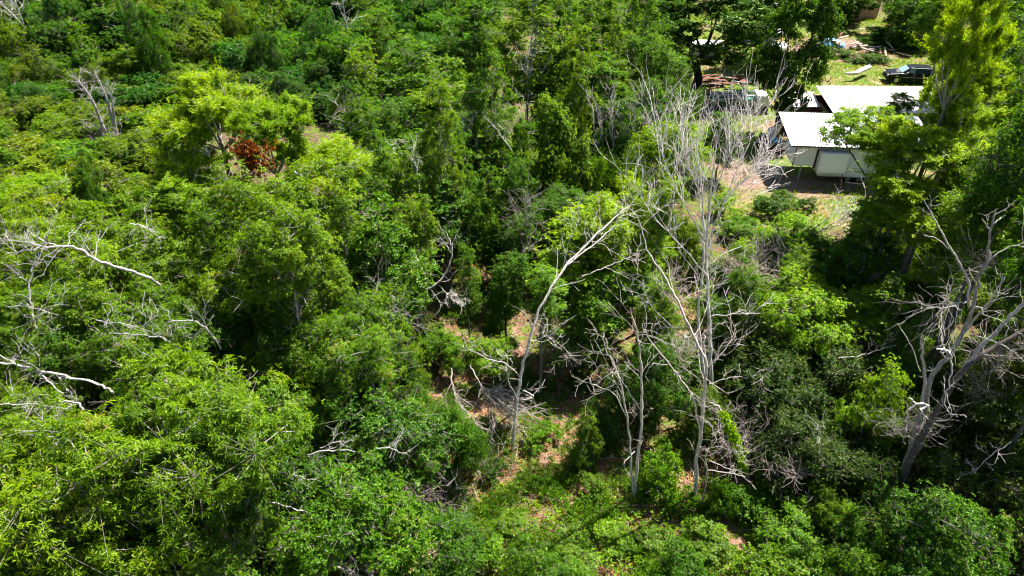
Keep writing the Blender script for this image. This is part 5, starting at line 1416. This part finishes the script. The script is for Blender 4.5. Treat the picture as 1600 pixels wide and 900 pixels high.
board_pile(1380, 80, 'small heap of pale boards in front of the shaded oaks', 12, ('oldwood', 'plank', 'tan'), 1.2, .8)
board_pile(1150, 127, 'scraps of pale metal and boards right of the thick oak trunk', 10, ('white', 'oldwood', 'plank'), 1.0, .6)
def tarp():
    g = G(1297, 74)
    t = empty('tarpaulin', (g[0], g[1], 0), 'crumpled blue tarpaulin on the heap at the top', 'tarpaulin')
    rg = np.random.default_rng(3); n = 9
    V = np.array([[x * .35, y * .3, 1.0 + .2 * rg.normal() - .06 * ((x) ** 2 + y ** 2) * .4] for y in range(-4, 5) for x in range(-4, 5)])
    F = np.array([[i * n + j, i * n + j + 1, (i + 1) * n + j + 1, (i + 1) * n + j] for i in range(n - 1) for j in range(n - 1)])
    o = link('sheet', mesh_np('sheet', V, F, M['teal'], True), t); so = o.modifiers.new('solid', 'SOLIDIFY'); so.thickness = .01
tarp()
def box_trailer():
    g = G(1112, 97)
    t = empty('box_trailer', (g[0] - 2.6, g[1], 0), 'dark grey enclosed trailer half hidden behind the thick oak trunk', 'trailer', rz=rad(-4))
    MB().box(0, 3.9, 0, 2.0, .45, 2.0).build('body', M['navy'], t, bevel=.05)
    MB().box(-.05, 3.95, -.05, 2.05, 2.003, 2.08).build('roof', M['white'], t, bevel=.03)
    MB().box(.3, 1.7, -.02, .01, .8, 1.75).build('side_panel', M['grey'], t)
    MB().box(2.1, 3.5, -.02, .01, .8, 1.75).build('side_panel', M['grey'], t)
    for x in (1.4, 2.3):
        MB().tube([(x, -.05, .32), (x, .18, .32)], [.32, .32], 16).build('wheel', M['rubber'], t)
    MB().box(-1.0, 0, .9, 1.0, .4, .48).build('tow_bar', M['rust'], t)
box_trailer()
def truck_bed():
    g = G(1150, 172)
    t = empty('flatbed_truck', (g[0] - 2.6, g[1] - .3, 0), 'old dark green flatbed loaded with grey scrap beside the oak trunk', 'truck', rz=rad(-6))
    MB().box(0, 4.2, 0, 2.0, .55, 1.15).build('bed', M['green'], t, bevel=.06)
    MB().box(0, 4.2, -.03, .0, 1.05, 1.2).build('side_rail', M['grey'], t)
    MB().hexa([(4.25, 0, .5), (5.9, 0, .5), (5.9, 1.95, .5), (4.25, 1.95, .5)], [(4.25, .08, 1.75), (5.3, .08, 1.75), (5.3, 1.87, 1.75), (4.25, 1.87, 1.75)]).build('cab', M['white'], t, bevel=.08)
    for x in (.8, 3.2, 5.2):
        MB().tube([(x, -.03, .36), (x, .22, .36)], [.36, .36], 16).build('wheel', M['rubber'], t)
    rg = np.random.default_rng(9)
    for i in range(16):
        L = rg.uniform(1.2, 3.2)
        o = MB().box(-L / 2, L / 2, -.12, .12, 0, .05).build('scrap_board', M[('plank', 'white', 'grey', 'green')[i % 4]], t, (2 + rg.normal(0, .5), 1 + rg.normal(0, .5), 1.17 + i * .03))
        o.rotation_euler = (rg.normal(0, .1), rg.normal(0, .05), rg.normal(0, .25))
truck_bed()
def house(px, py, w, dp, h, label, wall, roof, rz, name='house'):
    g = G(px, py)
    t = empty(name, (g[0], g[1], 0), label, 'house', rz=rz)
    MB().prism([(0, -.1), (w, -.1), (w, h), (w / 2, h + w * .28), (0, h)], 0, dp).build('wall', wall, t)
    for s in (0, 1):
        n = 6
        for i in range(n):
            y0, y1 = -.35 + i * (dp + .7) / n, -.35 + (i + 1) * (dp + .7) / n
            xa, za, xb, zb = (-.35, h - .14, w / 2, h + w * .28 + .06) if s == 0 else (w + .35, h - .14, w / 2, h + w * .28 + .06)
            MB().hexa([(xa, y0 + .01, za), (xb, y0 + .01, zb), (xb, y1 - .01, zb), (xa, y1 - .01, za)], [(xa, y0 + .01, za + .06), (xb, y0 + .01, zb + .06), (xb, y1 - .01, zb + .06), (xa, y1 - .01, za + .06)]).build('roof_panel', roof, t)
    wd = MB().box(w * .3, w * .3 + .9, -.04, .02, 1.1, 2.1).build('window', M['glass'], t)
    MB().box(w * .3 - .08, w * .3 + .98, -.06, -.03, 1.0, 1.1).build('sill', M['white'], wd)
    return t
house(1158, 62, 4.2, 6, 2.9, 'small white gabled outbuilding with pale roof behind the oaks', M['rv'], M['roof'], rad(-28), 'outbuilding')
house(1318, 33, 6, 5, 2.4, 'pinkish building mostly hidden by oaks at the top', M['brick'], M['brick'], rad(20))
house(1055, 16, 9, 6, 2.6, 'pink-roofed building glimpsed through leaves at the top', M['brick'], M['brick'], rad(80))
def tank(px, py, label, r, L, mat, z, rz, name, cat):
    g = G(px, py)
    t = empty(name, (g[0], g[1], 0), label, cat, rz=rz)
    prof = [(-L / 2, r * .15), (-L / 2 + .05, r * .5), (-L / 2 + .15, r * .82), (-L / 2 + .35, r)]
    prof = prof + [(-x, q) for x, q in prof[::-1]]
    MB().tube([(x, 0, z) for x, q in prof], [q for x, q in prof], 20).build('shell', mat, t, smooth=True)
    for x in (-L * .3, L * .3): MB().box(x - .06, x + .06, -r * .7, r * .7, -.05, z - r * .55).build('cradle', M['rust'], t)
    MB().tube([(0, 0, z + r * .9), (0, 0, z + r * 1.15)], [.12, .12], 10).build('valve_dome', mat, t)
tank(1211, 88, 'white horizontal gas tank behind the second big oak', .62, 3.0, M['white'], .95, rad(35), 'gas_tank', 'tank')
def canopy_tent():
    g = G(1216, 74)
    t = empty('canopy_tent', (g[0], g[1], 0), 'white peaked canopy glimpsed behind the second big oak', 'canopy')
    MB().add([(-1.5, -1.5, 2.2), (1.5, -1.5, 2.2), (1.5, 1.5, 2.2), (-1.5, 1.5, 2.2), (0, 0, 3.3), (-1.5, -1.5, 1.95), (1.5, -1.5, 1.95), (1.5, 1.5, 1.95), (-1.5, 1.5, 1.95)],
             [(0, 1, 4), (1, 2, 4), (2, 3, 4), (3, 0, 4), (0, 5, 6, 1), (1, 6, 7, 2), (2, 7, 8, 3), (3, 8, 5, 0)]).build('cover', M['white'], t)
    for x in (-1.45, 1.45):
        for y in (-1.45, 1.45): MB().tube([(x, y, -.05), (x, y, 2.1)], [.03, .03], 6).build('pole', M['grey'], t)
canopy_tent()
def barrel(px, py, d, label, r, h, mat, name='barrel', cat='barrel', tilt=0, z0=None):
    g = G(px, py)
    t = empty(name, (g[0], g[1], 0 if z0 is None else z0), label, cat)
    rs = [(0, .86), (.02, .92), (.3, .97), (.33, 1.03), (.36, .97), (.64, .99), (.67, 1.05), (.70, 1.0), (.97, 1.0), (1, .96)]
    o = MB().tube([(0, 0, a * h) for a, _ in rs], [q * r for _, q in rs], 18).build('body', mat, t, smooth=False)
    o.rotation_euler = (tilt, 0, 0)
    l = MB().tube([(0, 0, h), (0, 0, h + .04)], [r * .9, r * .86], 18).build('lid', M['rv'] if mat is M['tan'] else mat, t); l.rotation_euler = (tilt, 0, 0)
barrel(1212, 208, 56, 'tan barrel with pale lid left of the camper roof', .38, 1.1, M['tan'], tilt=.25)
barrel(1203, 216, 55, 'white plastic drum beside the tan barrel', .36, .95, M['rv'], 'drum', 'drum')
barrel(1213, 279, 51, 'clear water jug standing in the shade below the camper nose', .24, .6, M['grey'], 'water_jug', 'jug')
barrel(1218, 270, 51, 'second water jug behind the first one below the camper nose', .22, .55, M['rv_grey'], 'water_jug', 'jug')
def mower():
    g = G(1196, 236)
    t = empty('utility_cart', (g[0] - .8, g[1], 0), 'dark blue utility cart parked left of the camper nose', 'cart', rz=rad(-10))
    MB().box(0, 2.2, 0, 1.3, .45, .85).build('body', M['navy'], t, bevel=.08)
    MB().hexa([(.1, .1, .86), (.8, .1, .86), (.8, 1.2, .86), (.1, 1.2, .86)], [(.25, .2, 1.35), (.75, .2, 1.35), (.75, 1.1, 1.35), (.25, 1.1, 1.35)]).build('seat_back', M['rubber'], t, bevel=.04)
    MB().box(1.0, 2.1, .1, 1.2, .853, .93).build('cargo_lid', M['teal'], t, bevel=.02)
    for x in (.4, 1.8):
        for y in (-.06, 1.14): MB().tube([(x, y, .3), (x, y + .22, .3)], [.3, .3], 14).build('wheel', M['rubber'], t)
mower()
